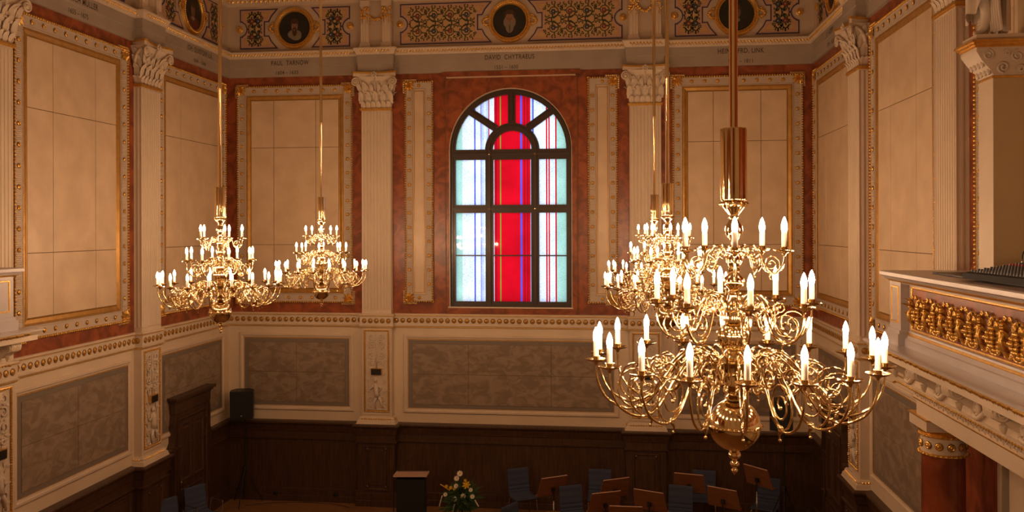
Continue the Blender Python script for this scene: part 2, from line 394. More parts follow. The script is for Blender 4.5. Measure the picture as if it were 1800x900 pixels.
def rosette(mb, X, r=.031, pet=6):
    mb.use('joint').lathe([(r*1.2, 0), (r*1.2, .0015), (1e-6, .0015)], 8, X @ Matrix.Rotation(PI/2, 4, 'X')).use('gold')
    mb.lathe([(r, 0), (r*1.05, r*.25), (r*.75, r*.45), (r*.55, r*.3), (r*.35, r*.6), (1e-6, r*.7)], 8, X @ Matrix.Rotation(PI/2, 4, 'X'))
# ------------------------------------------------------------ fluted pilasters
PWD = .64
def fluted(wd, n, k, sidek=2, r=.017):
    P = []
    def run(a, b, cnt):
        a, b = Vector(a), Vector(b); L_ = (b-a).length; t = (b-a)/L_; nn = Vector((-t.y, t.x))
        st = L_/cnt
        for i in range(cnt):
            c = a+t*st*(i+.5); hw = st*.34
            P.append(c-t*hw)
            for q in (1, 2, 3): P.append(c-t*hw*math.cos(PI*q/4)+nn*r*math.sin(PI*q/4))
            P.append(c+t*hw)
    P.append(Vector((-wd/2, 0)))
    run((-wd/2, 0), (-wd/2, -n), sidek); P.append(Vector((-wd/2, -n)))
    run((-wd/2, -n), (wd/2, -n), k); P.append(Vector((wd/2, -n)))
    run((wd/2, -n), (wd/2, 0), sidek); P.append(Vector((wd/2, 0)))
    return [(p.x, p.y) for p in P]
def make_pilaster(label):
    t = thing('fluted_pilaster', label, 'pilaster', group=None)
    # z is measured from 1.66 (foot of the pedestal)
    Z = 1.66
    mb = MB().use('trim').prismz(fluted(PWD-.02, PN, 9), 4.02-Z, 8.12-Z).box(-PWD/2+.01, PWD/2-.01, -PN, 0, 3.94-Z, 4.03-Z).box(-PWD/2+.01, PWD/2-.01, -PN, 0, 8.11-Z, 8.16-Z)
    mb.build('shaft', parent=t)
    mb = MB().use('trim').box(-PWD/2, PWD/2, -PN, 0, 1.83-Z, 3.66-Z)
    mb.ring(-PWD/2+.012, PWD/2-.012, 1.86-Z, 3.655-Z, [(0, -PN), (.01, -PN-.012), (.035, -PN-.012), (.04, -PN-.004)])
    ped = mb.build('pedestal', parent=t)
    mb = MB().use('trim')
    prof = [(0, 1.83-Z), (.03, 1.83-Z), (.055, 1.80-Z), (.055, 1.775-Z), (.075, 1.76-Z), (.09, 1.70-Z), (.10, 1.695-Z), (.10, 1.645-Z), (0, 1.645-Z)]
    path = [(-PWD/2, 0), (-PWD/2, -PN), (PWD/2, -PN), (PWD/2, 0)]
    path = [(x, y) for x, y in path]
    mb.sweep(path, [(d, z) for d, z in prof])
    bs = mb.build('base_moulding', parent=t)
    mb = MB().use('gold')
    for X in along(path, .05, .055): mb.octa((0, 0, 1.79-Z), .022, (1, 1, 1), X)
    mb.build('gilded_bead', parent=bs, kind='stuff')
    # relief panel
    rl = MB().use('gold').ring(-.265, .265, 1.93-Z, 3.62-Z, [(0, -PN), (.0, -PN-.018), (.012, -PN-.024), (.024, -PN-.018), (.03, -PN-.008)])
    for k in range(48):
        for x in (-.243, .243): rl.octa((x, -PN-.022, 1.96-Z+k*.0345), .013)
    for k in range(13):
        for z in (1.952-Z, 3.598-Z): rl.octa((-.21+k*.035, -PN-.022, z), .013)
    rl.build('gilded_border', parent=ped)
    mb = MB().use('statue')  # carving lighter than its panel: strong relief shading put into the colour
    y = -PN-.006
    for s in (-1, 1):
        for (cx, cz, r0, a0, tn) in ((.10, 3.48, .07, -2.2, 1.3), (.10, 3.30, .075, 2.2, -1.4), (.11, 3.10, .075, -2.4, 1.4), (.09, 2.92, .06, 2.4, -1.3), (.12, 2.20, .06, -1.5, 1.2), (.12, 2.02, .05, 1.5, -1.2)):
            p = [(s*q[0], q[1], q[2]) for q in spiral(cx, cz-Z, r0, .012, a0, tn, 16, y-.008)]
            mb.tube(p, [.014-.006*i/len(p) for i in range(len(p))], 5)
        for (x, z, a) in ((.05, 3.40, .8), (.16, 3.38, -.4), (.06, 3.20, 1.1), (.17, 3.18, .3), (.05, 3.02, .7), (.16, 3.0, 1.8), (.14, 2.86, .5), (.06, 3.53, .5), (.17, 2.5, .6), (.17, 2.36, 1.6), (.17, 2.62, 2.0), (.03, 3.46, 1.4), (.10, 3.42, .3), (.12, 3.24, 2.2), (.03, 3.26, .4), (.11, 3.06, .2), (.04, 2.94, 1.5), (.19, 2.28, .4), (.18, 2.12, 1.9), (.16, 2.68, .8), (.08, 2.86, 1.9), (.19, 3.50, 2.4), (.15, 2.58, -.3)):
            mb.add([(q[0], q[1]*.7-.012, q[2]) for q in LEAF[0]], LEAF[1], Matrix.Translation((s*min(x*.85, .13), y, min(z, 3.44)-Z)) @ Matrix.Rotation(s*a, 4, 'Y') @ Matrix.Scale(.40, 4))
    mb.tube([(0, y-.01, 3.56-Z), (0, y-.01, 2.84-Z)], [.008, .016], 6); mb.ball((0, y, 3.28-Z), .03, 8, 5, (1, .5, 1.4)); mb.ball((0, y, 2.98-Z), .035, 8, 5, (1, .5, 1.2))
    # the child figure carved in the lower half
    yf = y-.014
    mb.tube([(-.02, yf, 2.52-Z), (-.01, yf-.012, 2.44-Z), (.0, yf-.012, 2.34-Z), (.02, yf-.01, 2.25-Z)], [.035, .055, .05, .058], 8)
    mb.ball((-.02, yf-.014, 2.585-Z), .042, 10, 7, (.9, .8, 1.1))
    mb.tube([(.03, yf-.01, 2.47-Z), (.10, yf-.01, 2.42-Z), (.05, yf-.02, 2.35-Z)], [.022, .018, .012], 6)
    mb.tube([(-.06, yf-.01, 2.47-Z), (-.13, yf-.01, 2.40-Z), (-.15, yf, 2.50-Z)], [.022, .018, .012], 6)
    mb.tube([(.0, yf, 2.25-Z), (-.05, yf-.012, 2.13-Z), (-.02, yf, 1.99-Z)], [.036, .027, .015], 7)
    mb.tube([(.04, yf, 2.25-Z), (.10, yf-.012, 2.14-Z), (.13, yf, 2.0-Z)], [.036, .027, .015], 7)
    mb.box(-.21, .21, -PN-.012, -PN, 1.965-Z, 1.985-Z)
    mb.build('relief_carving', parent=ped, smooth=2)
    pl = MB().use('black').box(-.105, .105, -PN-.055, -PN-.01, 2.70-Z, 2.82-Z).use('gold').box(-.115, .115, -PN-.06, -PN-.008, 2.82-Z, 2.832-Z).box(-.115, -.105, -PN-.058, -PN-.01, 2.70-Z, 2.82-Z).box(.105, .115, -PN-.058, -PN-.01, 2.70-Z, 2.82-Z)
    pl.build('name_plate', parent=ped, label='small black plate with gold edge')
    # capital, z from 8.16 to 8.95
    C0 = 8.16-Z
    cap = MB().use('trim'); cv = []
    for hw_, yy, zz in ((.29, .12, 0), (.295, .13, .22), (.31, .155, .42), (.35, .20, .56), (.40, .25, .66)): cv += [(-hw_, 0, C0+zz), (hw_, 0, C0+zz), (hw_, -yy, C0+zz), (-hw_, -yy, C0+zz)]
    cap.add(cv, [(a*4+b, a*4+(b+1) % 4, a*4+4+(b+1) % 4, a*4+4+b) for a in range(4) for b in range(4)]+[(0, 1, 2, 3), (16, 17, 18, 19)])
    ab = lambda g: [(-.36-g, 0), (-.47-g, -.30-g), (-.43, -.33-g)] + [(-.38+.76*i/8, -.315+.085*math.sin(PI*i/8)-g) for i in range(9)] + [(.43, -.33-g), (.47+g, -.30-g), (.36+g, 0)]
    cap.prismz(ab(-.02), C0+.66, C0+.72)
    capo = cap.build('capital', parent=t)
    MB().use('gold').prismz(ab(0), C0+.72, C0+.755).use('archi').prismz(ab(-.03), C0+.755, C0+.76).build('gilded_abacus', parent=capo)
    MB().use('gold').box(-PWD/2-.02, PWD/2+.02, -PN-.025, 0, C0-.01, C0+.022).box(-PWD/2-.005, PWD/2+.005, -PN-.01, 0, C0-.03, C0-.01).build('gilded_necking', parent=capo)
    lm1, lm2 = LM1, LM2
    for s in (-1, 1):
        for lm_, yy, xx, zz in ((LM1, -.10, .285, .02), (LM1, -.03, .285, .02), (LM2, -.07, .29, .12), (LM3, -.12, .31, .30), (LM3, -.04, .31, .30), (LM2, -.08, .315, .38)):
            o_ = link('acanthus_leaf', lm_, capo, (s*xx, yy, C0+zz)); o_.rotation_euler = (0, 0, s*PI/2)
    for x in (-.27, -.162, -.054, .054, .162, .27): link('acanthus_leaf', lm1, capo, (x, -PN+.01, C0+.02))
    for x in (-.31, -.155, 0, .155, .31): link('acanthus_leaf', lm2, capo, (x, -PN+.005, C0+.12))
    for x in (-.235, -.08, .08, .235): link('acanthus_leaf', LM3, capo, (x, -PN-.03, C0+.29))
    for x, a_ in ((-.31, -.35), (.31, .35), (-.15, -.5), (.15, .5)):
        o_ = link('acanthus_leaf', LM3, capo, (x, -PN-.055, C0+.36)); o_.rotation_euler = (0, a_, 0)
    for s in (-1, 1):
        mb = MB().use('trim')
        # corner volute, seen from the front and the side
        p = [(s*.12, -PN-.02, C0+.26), (s*.20, -PN-.05, C0+.42), (s*.30, -PN-.10, C0+.57), (s*.38, -PN-.14, C0+.635)] + [(s*q[0], q[1], q[2]) for q in spiral(.385, C0+.545, .085, .01, PI/2, -1.9, 26, -PN-.15)]
        mb.tube(smooth_pts(p[:4], 4)+p[4:], .018, 6)
        mb.ball((s*.385, -PN-.15, C0+.545), .028, 8, 5)
        mb.tube(smooth_pts([(s*.34, -.02, C0+.40), (s*.36, -.08, C0+.52), (s*.40, -.16, C0+.60)], 4)+spiral(0, 0, 0, 0, 0, 0, 0), .0001, 3) if False else None
        mb.tube(smooth_pts([(s*.33, -.03, C0+.30), (s*.355, -.06, C0+.44), (s*.385, -.14, C0+.56), (s*.40, -.22, C0+.60)], 4), [.03]*13, 6)
        mb.build('volute', parent=capo, smooth=2)
        mb = MB().use('trim')
        p = [(s*.16, -PN-.02, C0+.30), (s*.12, -PN-.04, C0+.46), (s*.10, -PN-.05, C0+.55)] + [(s*q[0], q[1], q[2]) for q in spiral(.065, C0+.555, .04, .008, 0, 1.5, 16, -PN-.06)]
        mb.tube(p, .014, 6)
        mb.tube([(s*.04, -PN-.03, C0+.28), (s*.09, -PN-.05, C0+.36), (s*.20, -PN-.05, C0+.30)], .02, 6)
        mb.ball((s*.20, -PN-.05, C0+.30), .03, 8, 5); mb.ball((s*.13, -PN-.05, C0+.40), .028, 7, 5, (1, .6, 1.5)); mb.ball((s*.24, -PN-.06, C0+.46), .03, 7, 5, (.8, .6, 1.6))
        mb.build('inner_scroll', parent=capo, smooth=2)
    mb = MB().use('trim').tube([(0, -PN-.02, C0+.25), (0, -PN-.07, C0+.50), (0, -PN-.12, C0+.66)], [.02, .014, .012], 6)
    for k in range(6): mb.ball((.045*math.cos(k*PI/3+.5), -PN-.155, C0+.69+.045*math.sin(k*PI/3+.5)), .026, 6, 4, (1, .5, 1))
    mb.ball((0, -PN-.17, C0+.69), .022, 8, 5)
    mb.build('fleuron', parent=capo, smooth=2)
    return t
LM1 = leafmesh(w=.12, h=.16, out=.075); LM2 = leafmesh(w=.135, h=.27, out=.13); LM3 = leafmesh(w=.105, h=.23, out=.11)
uB = (PIL[0]+PIL[1])/2
pil = make_pilaster('cream fluted pilaster on the end wall left of the stained glass window')
loc, rz = at('B', uB, 0, 1.66); pil.location = loc
for w, u, lb in (('B', W-uB, 'cream fluted pilaster right of the window, behind two chandelier rods'),
                 ('L', 3.27, 'whole cream fluted pilaster on the left wall, between its two tall framed panels'),
                 ('L', 6.995, 'cream fluted pilaster cut off by the left edge of the photo'),
                 ('R', 3.27, 'cream fluted pilaster on the right wall nearest the back corner'),
                 ('R', 6.995, 'cream fluted pilaster on the right wall above the balcony post')):
    loc, rz = at(w, u, 0, 1.66); dup(pil, loc, rz, lb)
# ------------------------------------------------------------ tall framed wall panels
def palmette(mb, x, z, sx, sz, s=.13):
    for k in range(7):
        k -= 1
        a = math.atan2(-sz, -sx) + (k-2)*.40      # points to the panel's middle
        L_ = s*(1-.12*abs(k-2))
        vs = []
        X = Matrix.Translation((x, 0, z)) @ Matrix.Rotation(-(a-PI/2), 4, 'Y')
        mb.add([(0, -.03, 0), (.030, -.045, L_*.6), (0, -.05, L_), (-.030, -.045, L_*.6), (0, -.075, L_*.5)], [(0, 1, 4), (1, 2, 4), (2, 3, 4), (3, 0, 4)], X)
    mb.ball((x+sx*.01, -.045, z+sz*.01), .03, 6, 4)
def frame_parts(t, x0, x1, z0, z1, band, ears, cove=.1):
    mb = MB().use('frametrim').ring(x0, x1, z0, z1, [(0, 0), (0, -.034), (.026, -.034), (.028, -.042), (.036, -.042), (.042, -.03), (band-.03, -.03), (band-.022, -.04), (band-.01, -.04), (band-.004, -.02), (band, -.004)])
    e = .045
    for sx in (-1, 1):
        for sz in (-1, 1):
            if (sx, sz) not in ears: continue
            cx, cz = (x0 if sx < 0 else x1), (z0 if sz < 0 else z1)
            xs, zs = sorted((cx+sx*e, cx-sx*.24)), sorted((cz, cz-sz*.24))
            mb.box(xs[0], xs[1], -.032, 0, min(cz, cz+sz*e), max(cz, cz+sz*e)); mb.box(min(cx, cx+sx*e), max(cx, cx+sx*e), -.032, 0, zs[0], zs[1])
    # fine ribbing across the band
    for xx in (x0, x1):
        a, b = (xx+.045, xx+band-.04) if xx == x0 else (xx-band+.04, xx-.045)
        k = int((z1-z0-.5)/.028)
        for i in range(k): zc = z0+.25+i*.028; mb.add([(a, -.0305, zc-.008), (b, -.0305, zc-.008), (b, -.037, zc), (a, -.037, zc), (a, -.0305, zc+.008), (b, -.0305, zc+.008)], [(0, 1, 2, 3), (3, 2, 5, 4)])
    mb.use('joint').ring(x0, x1, z0, z1, [(.001, -.031), (.002, -.0365), (.024, -.0365), (.026, -.031)])
    mb.build('frame', parent=t)
    if cove:
        MB().use('goldflat').ring(x0+band, x1-band, z0+band, z1-band, [(0, -.004), (.0, -.024), (.03, -.026), (cove-.02, -.010), (cove-.01, -.014), (cove, -.002)]).build('gilded_cove', parent=t)
    mb = MB().use('gold')
    nz = int((z1-z0)/.048); nx = int((x1-x0)/.048)
    for i in range(nz+1):
        z = z0+(z1-z0)*i/nz
        for x in (x0+.012, x1-.012): mb.ball((x, -.046, z), .021, 6, 4)
    for i in range(nx+1):
        x = x0+(x1-x0)*i/nx
        for z in (z0+.012, z1-.012): mb.ball((x, -.046, z), .021, 6, 4)
    nz = int((z1-z0-2*band)/.03)
    for i in range(nz+1):
        z = z0+band+(z1-z0-2*band)*i/nz
        for x in (x0+band-.016, x1-band+.016): mb.octa((x, -.042, z), .0085)
    mb.build('gilded_bead', parent=t, kind='stuff', smooth=2)
    mb = MB().use('gold'); cb = band/2+.004
    nz = max(1, round((z1-z0-2*band-.1)/.287))
    for i in range(nz):
        z = z0+band+.05+(z1-z0-2*band-.1)*(i+.5)/nz
        for x in (x0+cb, x1-cb): rosette(mb, Matrix.Translation((x, -.038, z)))
    nx = round((x1-x0-2*band-.1)/.26)
    for i in range(nx):
        x = x0+band+.05+(x1-x0-2*band-.1)*(i+.5)/nx
        for z in (z0+cb, z1-cb): rosette(mb, Matrix.Translation((x, -.038, z)))
    mb.build('rosette', parent=t, kind='stuff')
    for sx in (-1, 1):
        for sz in (-1, 1):
            if (sx, sz) not in ears: continue
            mb = MB().use('gold'); palmette(mb, (x0 if sx < 0 else x1)-sx*.05, (z0 if sz < 0 else z1)-sz*.05, sx, sz, .20)
            cx, cz = (x0 if sx < 0 else x1), (z0 if sz < 0 else z1)
            for k in range(7):
                mb.ball((cx+sx*(e-.018), -.040, cz+sz*(e-.018)-sz*k*.04), .018, 6, 4); mb.ball((cx+sx*(e-.018)-sx*k*.04, -.040, cz+sz*(e-.018)), .018, 6, 4)
            mb.build('corner_leaf', parent=t)
ALL4 = [(-1, -1), (-1, 1), (1, -1), (1, 1)]
def make_panel(w, u0, u1, label, flip=False):
    """inner stone field from u0 to u1; the ornamental frame lies round it"""
    uc = (u0+u1)/2; loc, rz = at(w, uc, 0, 0)
    t = thing('framed_wall_panel', label, 'wall panel', loc, rz)
    hw = (u1-u0)/2; z0, z1 = 4.46, 8.405
    frame_parts(t, -hw-.30, hw+.30, z0-.30, z1+.30, .20, ALL4)
    MB().use('joint').box(-hw, hw, -.004, 0, z0, z1).build('backing', parent=t)
    xs = [-hw, -hw+.26*2*hw, -hw+.74*2*hw, hw]; zs = [z0, 5.37, 7.41, z1]; g = .005
    for i in range(3):
        for j in range(3):
            MB().use('stone').add(*slab(xs[i]+g, xs[i+1]-g, zs[j]+g, zs[j+1]-g)).build('stone_slab', parent=t)
    return t
def slab(x0, x1, z0, z1, y=-.012, b=.002):
    return ([(x0, 0, z0), (x1, 0, z0), (x1, 0, z1), (x0, 0, z1), (x0, y+b, z0), (x1, y+b, z0), (x1, y+b, z1), (x0, y+b, z1), (x0+b, y, z0+b), (x1-b, y, z0+b), (x1-b, y, z1-b), (x0+b, y, z1-b)],
            [(0, 1, 5, 4), (1, 2, 6, 5), (2, 3, 7, 6), (3, 0, 4, 7), (4, 5, 9, 8), (5, 6, 10, 9), (6, 7, 11, 10), (7, 4, 8, 11), (8, 9, 10, 11)])
make_panel('B', .51, 2.42, 'tall cream panel in gilded frame on the end wall left of the window')
make_panel('B', 9.58, 11.49, 'tall cream panel in gilded frame on the end wall right of the window')
make_panel('L', .50, 2.55, 'tall cream panel in gilded frame on the left wall beside the back corner')
make_panel('L', 4.11, 6.24, 'largest cream framed panel on the left wall, nearest the camera')
make_panel('R', .42, 2.55, 'tall cream panel in gilded frame on the right wall beside the back corner')
make_panel('R', 4.11, 6.24, 'large cream framed panel on the right wall above the balcony')
make_panel('R', 7.85, 9.9, 'framed panel on the right wall mostly hidden by the balcony pier')
make_panel('L', 7.85, 9.9, 'framed panel on the left wall outside the left edge of the photo')
def narrow(u0, u1, ears, label):
    loc, rz = at('B', (u0+u1)/2, 0, 0); t = thing('narrow_framed_panel', label, 'wall panel', loc, rz)
    hw = (u1-u0)/2
    frame_parts(t, -hw, hw, 4.185, 8.735, .175, ears, 0)
    MB().use('stone').box(-hw+.16, hw-.16, -.02, 0, 4.35, 8.57).build('backing', parent=t)
    MB().use('goldflat').ring(-hw+.185, hw-.185, 4.375, 8.545, [(0, -.02), (.004, -.026), (.012, -.026), (.014, -.02)]).use('stone').box(-hw+.21, hw-.21, -.028, 0, 4.40, 8.52).build('centre_strip', parent=t)
narrow(3.84, 4.43, [(-1, -1), (-1, 1)], 'narrow gilded frame with cream strip left of the window')
narrow(7.60, 8.19, [(1, -1), (1, 1)], 'narrow gilded frame with cream strip right of the window')
# red surround of the window
mb = MB().use('red')
sx0, sx1 = 4.70, 7.38
mb.box(sx0, WX0, -.02, 0, 3.95, 8.90).box(WX1, sx1, -.02, 0, 3.95, 8.90).box(WX0, WX1, -.02, 0, 3.95, WZ0)
for i in range(32):
    (xa, za), (xb, zb) = arc[i], arc[i+1]; mb.prism([(xa, za), (xb, zb), (xb, 8.90), (xa, 8.90)], -.02, 0)
mb.use('joint').box(sx0-.012, sx0, -.024, 0, 3.95, 8.9).box(sx1, sx1+.012, -.024, 0, 3.95, 8.9)
mb.use('trim')
A_, B__ = [(WCX-WR*math.cos(PI*i/32), WSP+WR*math.sin(PI*i/32)) for i in range(33)], [(WCX-(WR-.012)*math.cos(PI*i/32), WSP+(WR-.012)*math.sin(PI*i/32)) for i in range(33)]
for i in range(32): mb.prism([A_[i], A_[i+1], B__[i+1], B__[i]], -.012, .10)
mb.box(WX0, WX0+.014, -.016, .10, WZ0, WSP).box(WX1-.014, WX1, -.016, .10, WZ0, WSP)
sur = mb.build('trim_6', kind='structure')
MB().use('red').box(4.62, 7.46, -.075, -.02, 8.80, 8.90).use('pale').box(4.72, 7.36, -.082, -.025, 8.775, 8.80).build('pelmet', parent=sur, label='red pelmet with a pale lower edge')
# ------------------------------------------------------------ grey marble dado panels
def make_dado(w, u0, u1, label, splits=(.5,)):
    """u0..u1: inside of cream moulding"""
    loc, rz = at(w, (u0+u1)/2, 0, 0); t = thing('marble_dado_panel', label, 'wall panel', loc, rz)
    hw = (u1-u0)/2; z0, z1 = 2.0, 3.40
    MB().use('trim').ring(-hw-.11, hw+.11, z0-.10, z1+.12, [(0, 0), (.0, -.02), (.015, -.035), (.05, -.035), (.07, -.02), (.085, -.02), (.10, -.006), (.11, 0)]).build('moulding', parent=t)
    MB().use('gold').ring(-hw-.02, hw+.02, z0-.015, z1+.02, [(0, -.003), (.002, -.014), (.013, -.014), (.015, -.003)]).build('gilded_line', parent=t)
    MB().use('greyband').box(-hw, hw, -.006, 0, z0, z1).build('border_band', parent=t)
    b = .075; xs = [-hw+b] + [-hw+b+(2*hw-2*b)*s for s in splits] + [hw-b]; zs = [z0+b, 2.70, z1-b]; g = .004
    MB().use('joint').box(-hw+b, hw-b, -.008, 0, z0+b, z1-b).build('joint_backing', parent=t)
    for i in range(len(xs)-1):
        for j in range(2): MB().use('grey').add(*slab(xs[i]+g, xs[i+1]-g, zs[j]+g, zs[j+1]-g, -.014, .003)).build('marble_slab', parent=t)
make_dado('B', .36, 2.62, 'grey marble dado panel on the end wall behind the left loudspeaker')
make_dado('B', 3.90, 8.10, 'longest grey marble dado panel, below the stained glass window', (.29, .71))
make_dado('B', 9.38, 11.64, 'grey marble dado panel on the end wall behind the largest chandelier')
make_dado('L', .36, 2.70, 'grey marble dado panel on the left wall cut by the oak door')
make_dado('L', 3.80, 6.44, 'grey marble dado panel on the left wall nearest the camera')
make_dado('R', .36, 2.70, 'grey marble dado panel on the right wall far corner, seen through chandelier arms')
make_dado('R', 3.80, 6.44, 'grey marble dado panel on the right wall beside the red column')
make_dado('L', 7.5, 10.2, 'grey marble dado panel under the left balcony, outside the photo')
# ------------------------------------------------------------ window
win = MB()
win.use('frame')
y0, y1 = .07, .17
def arcpts(r, n=32, cx=WCX, cz=WSP): return [(cx-r*math.cos(PI*i/n), cz+r*math.sin(PI*i/n)) for i in range(n+1)]
def arcbar(mb, ra, rb, y0, y1, cx=WCX):
    A, B_ = arcpts(ra, cx=cx), arcpts(rb, cx=cx)
    for i in range(32): mb.prism([A[i], A[i+1], B_[i+1], B_[i]], y0, y1)
win.box(WX0, WX0+.12, y0, y1+.05, WZ0, WSP).box(WX1-.12, WX1, y0, y1+.05, WZ0, WSP).box(WX0, WX1, y0+.002, y1+.045, WZ0, WZ0+.10)
arcbar(win, WR, WR-.12, y0, y1+.05)
arcbar(win, WR-.035, WR-.075, y0-.02, y0+.01)
win.box(WX0+.035, WX0+.075, y0-.02, y0+.01, WZ0+.03, WSP).box(WX1-.075, WX1-.035, y0-.02, y0+.01, WZ0+.03, WSP)
mx = (5.582, 6.522)
for x in mx:
    win.box(x-.082, x+.082, y0+.004, y1, WZ0+.02, WSP); win.box(x-.03, x+.03, y0-.035, y0+.02, WZ0+.05, WSP)
for z, h in ((7.215, .105), (6.10, .082)):
    win.box(WX0+.02, WX1-.02, y0+.008, y1-.004, z-h, z+h); win.box(WX0+.06, WX1-.06, y0-.028, y0+.02, z-.03, z+.03)
arcbar(win, .56, .40, y0+.012, y1-.008, 6.052); arcbar(win, .50, .46, y0-.024, y0+.02, 6.052)
def bar(mb, a, b, w, y0, y1):
    a, b = Vector(a), Vector(b); d = (b-a).normalized(); n = Vector((-d.y, d.x))*w/2
    mb.prism([tuple(a+n), tuple(b+n), tuple(b-n), tuple(a-n)], y0, y1)
for a, b in (((5.09, 8.17), (5.72, 7.75)), ((6.97, 8.17), (6.37, 7.75)), ((6.045, 7.85), (6.045, 8.55))):
    bar(win, a, b, .15, y0+.016, y1-.012)
    av, bv = Vector(a), Vector(b); d_ = (bv-av).normalized(); bar(win, av+d_*.06, bv-d_*.05, .05, y0-.018, y0+.02)
window = win.build('window_1', kind='structure')
MB().use('frame').box(WX0, WX1, y0+.02, y1-.02, 5.130, 5.152).build('glazing_bar', parent=window)
MB().use('trim').box(WX0-.02, WX1+.02, -.03, .10, WZ0-.03, WZ0).build('window_sill', parent=window, label='pale window sill catching daylight')
for x, z in ((mx[0], 7.215), (mx[0], 6.10), (mx[1], 7.215), (mx[1], 6.10)):
    MB().use('brass').lathe([(.022, 0), (.018, .012), (1e-6, .016)], 8, Matrix.Translation((x, y0-.035, z)) @ Matrix.Rotation(PI/2, 4, 'X')).build('knob', parent=window)
def pane(poly): MB().use('glass').flat(poly, .135).build('stained_glass_pane', parent=window, normals=False)
for xa, xb in ((WX0+.11, mx[0]-.07), (mx[0]+.07, mx[1]-.07), (mx[1]+.07, WX1-.11)):
    for za, zb in ((4.19, 5.136), (5.146, 6.03), (6.17, 7.12)): pane([(xa, za), (xb, za), (xb, zb), (xa, zb)])
pane([(6.052-.42*math.cos(PI*i/16), 7.31+.42*math.sin(PI*i/16)) for i in range(17)])
def ap(r, d, cx=WCX): return (cx+r*math.cos(R(d)), WSP+r*math.sin(R(d)))
ro = WR-.11
for s in (1, -1):
    f = lambda p: (WCX+s*(WCX-p[0]), p[1])
    def ap2(r, d): x, z = ap(r, d); return (WCX-(x-WCX), z)
    lo = [ap2(ro, d) for d in range(0, 44, 4)] + [(5.10, 8.155)] + [(5.72, 7.74)] + [ap2(.50, d) for d in (50, 35, 20, 0)]
    hi = [(5.12, 8.19)] + [ap2(ro, d) for d in range(46, 88, 4)] + [(6.02, 8.45), (6.02, 7.80)] + [ap2(.50, d) for d in (86, 70, 56)] + [(5.74, 7.77)]
    pane([f(p) if s < 0 else p for p in [( (WCX-(p_[0]-WCX)) if False else p_[0], p_[1]) for p_ in lo]] if s > 0 else [(2*WCX-p_[0], p_[1]) for p_ in lo])
    pane(hi if s > 0 else [(2*WCX-p_[0]+(.05 if p_[1] < 7.78 else 0), p_[1]) for p_ in hi])
# ------------------------------------------------------------ painted frieze with portrait medallions
ZM = 9.92
def inset(poly, d):
    n = len(poly); out = []
    for i in range(n):
        a, b, c = Vector(poly[i-1]), Vector(poly[i]), Vector(poly[(i+1) % n])
        e1, e2 = (b-a).normalized(), (c-b).normalized()
        n1, n2 = Vector((-e1.y, e1.x)), Vector((-e2.y, e2.x))
        q = 1+n1.dot(n2); m_ = (n1+n2)/max(q, .35); out.append(tuple(b+m_*d))
    return out
def panel_poly(xe):   # right of the medallion: from x=.36 to xe, counter-clockwise, heights about 0
    h = .42
    P = [(.36, -h), (xe, -h), (xe, -.15), (xe-.045, -.15)]
    P += [(xe+.005-.15*math.cos(a), -.15*math.sin(a)) for a in [R(q) for q in (70, 50, 30, 10, -10, -30, -50, -70)]]
    P += [(xe-.045, .15), (xe, .15), (xe, h), (.36, h), (.50, .26), (.56, .14), (.65, .14), (.65, -.14), (.56, -.14), (.50, -.26)]
    return P
def ribbon(mb, pts, w0, w1, y):
    pts = [Vector((p[0], p[-1])) for p in pts]; k = len(pts); vs = []
    for i in range(k):
        t = (pts[min(i+1, k-1)]-pts[max(i-1, 0)]).normalized(); n = Vector((-t.y, t.x))*(w0+(w1-w0)*i/(k-1))/2
        vs += [(pts[i].x+n.x, y, pts[i].y+n.y), (pts[i].x-n.x, y, pts[i].y-n.y)]
    mb.add(vs, [(2*i, 2*i+1, 2*i+3, 2*i+2) for i in range(k-1)])
def pleaf(mb, x, z, a, L_, y, w=.4):
    c, s = math.cos(a), math.sin(a)
    P = [(0, 0), (.3, w*.45), (.6, w*.5), (1, 0), (.6, -w*.5), (.3, -w*.45)]
    mb.flat([(x+L_*(p*c-q*s), z+L_*(p*s+q*c)) for p, q in P], y)
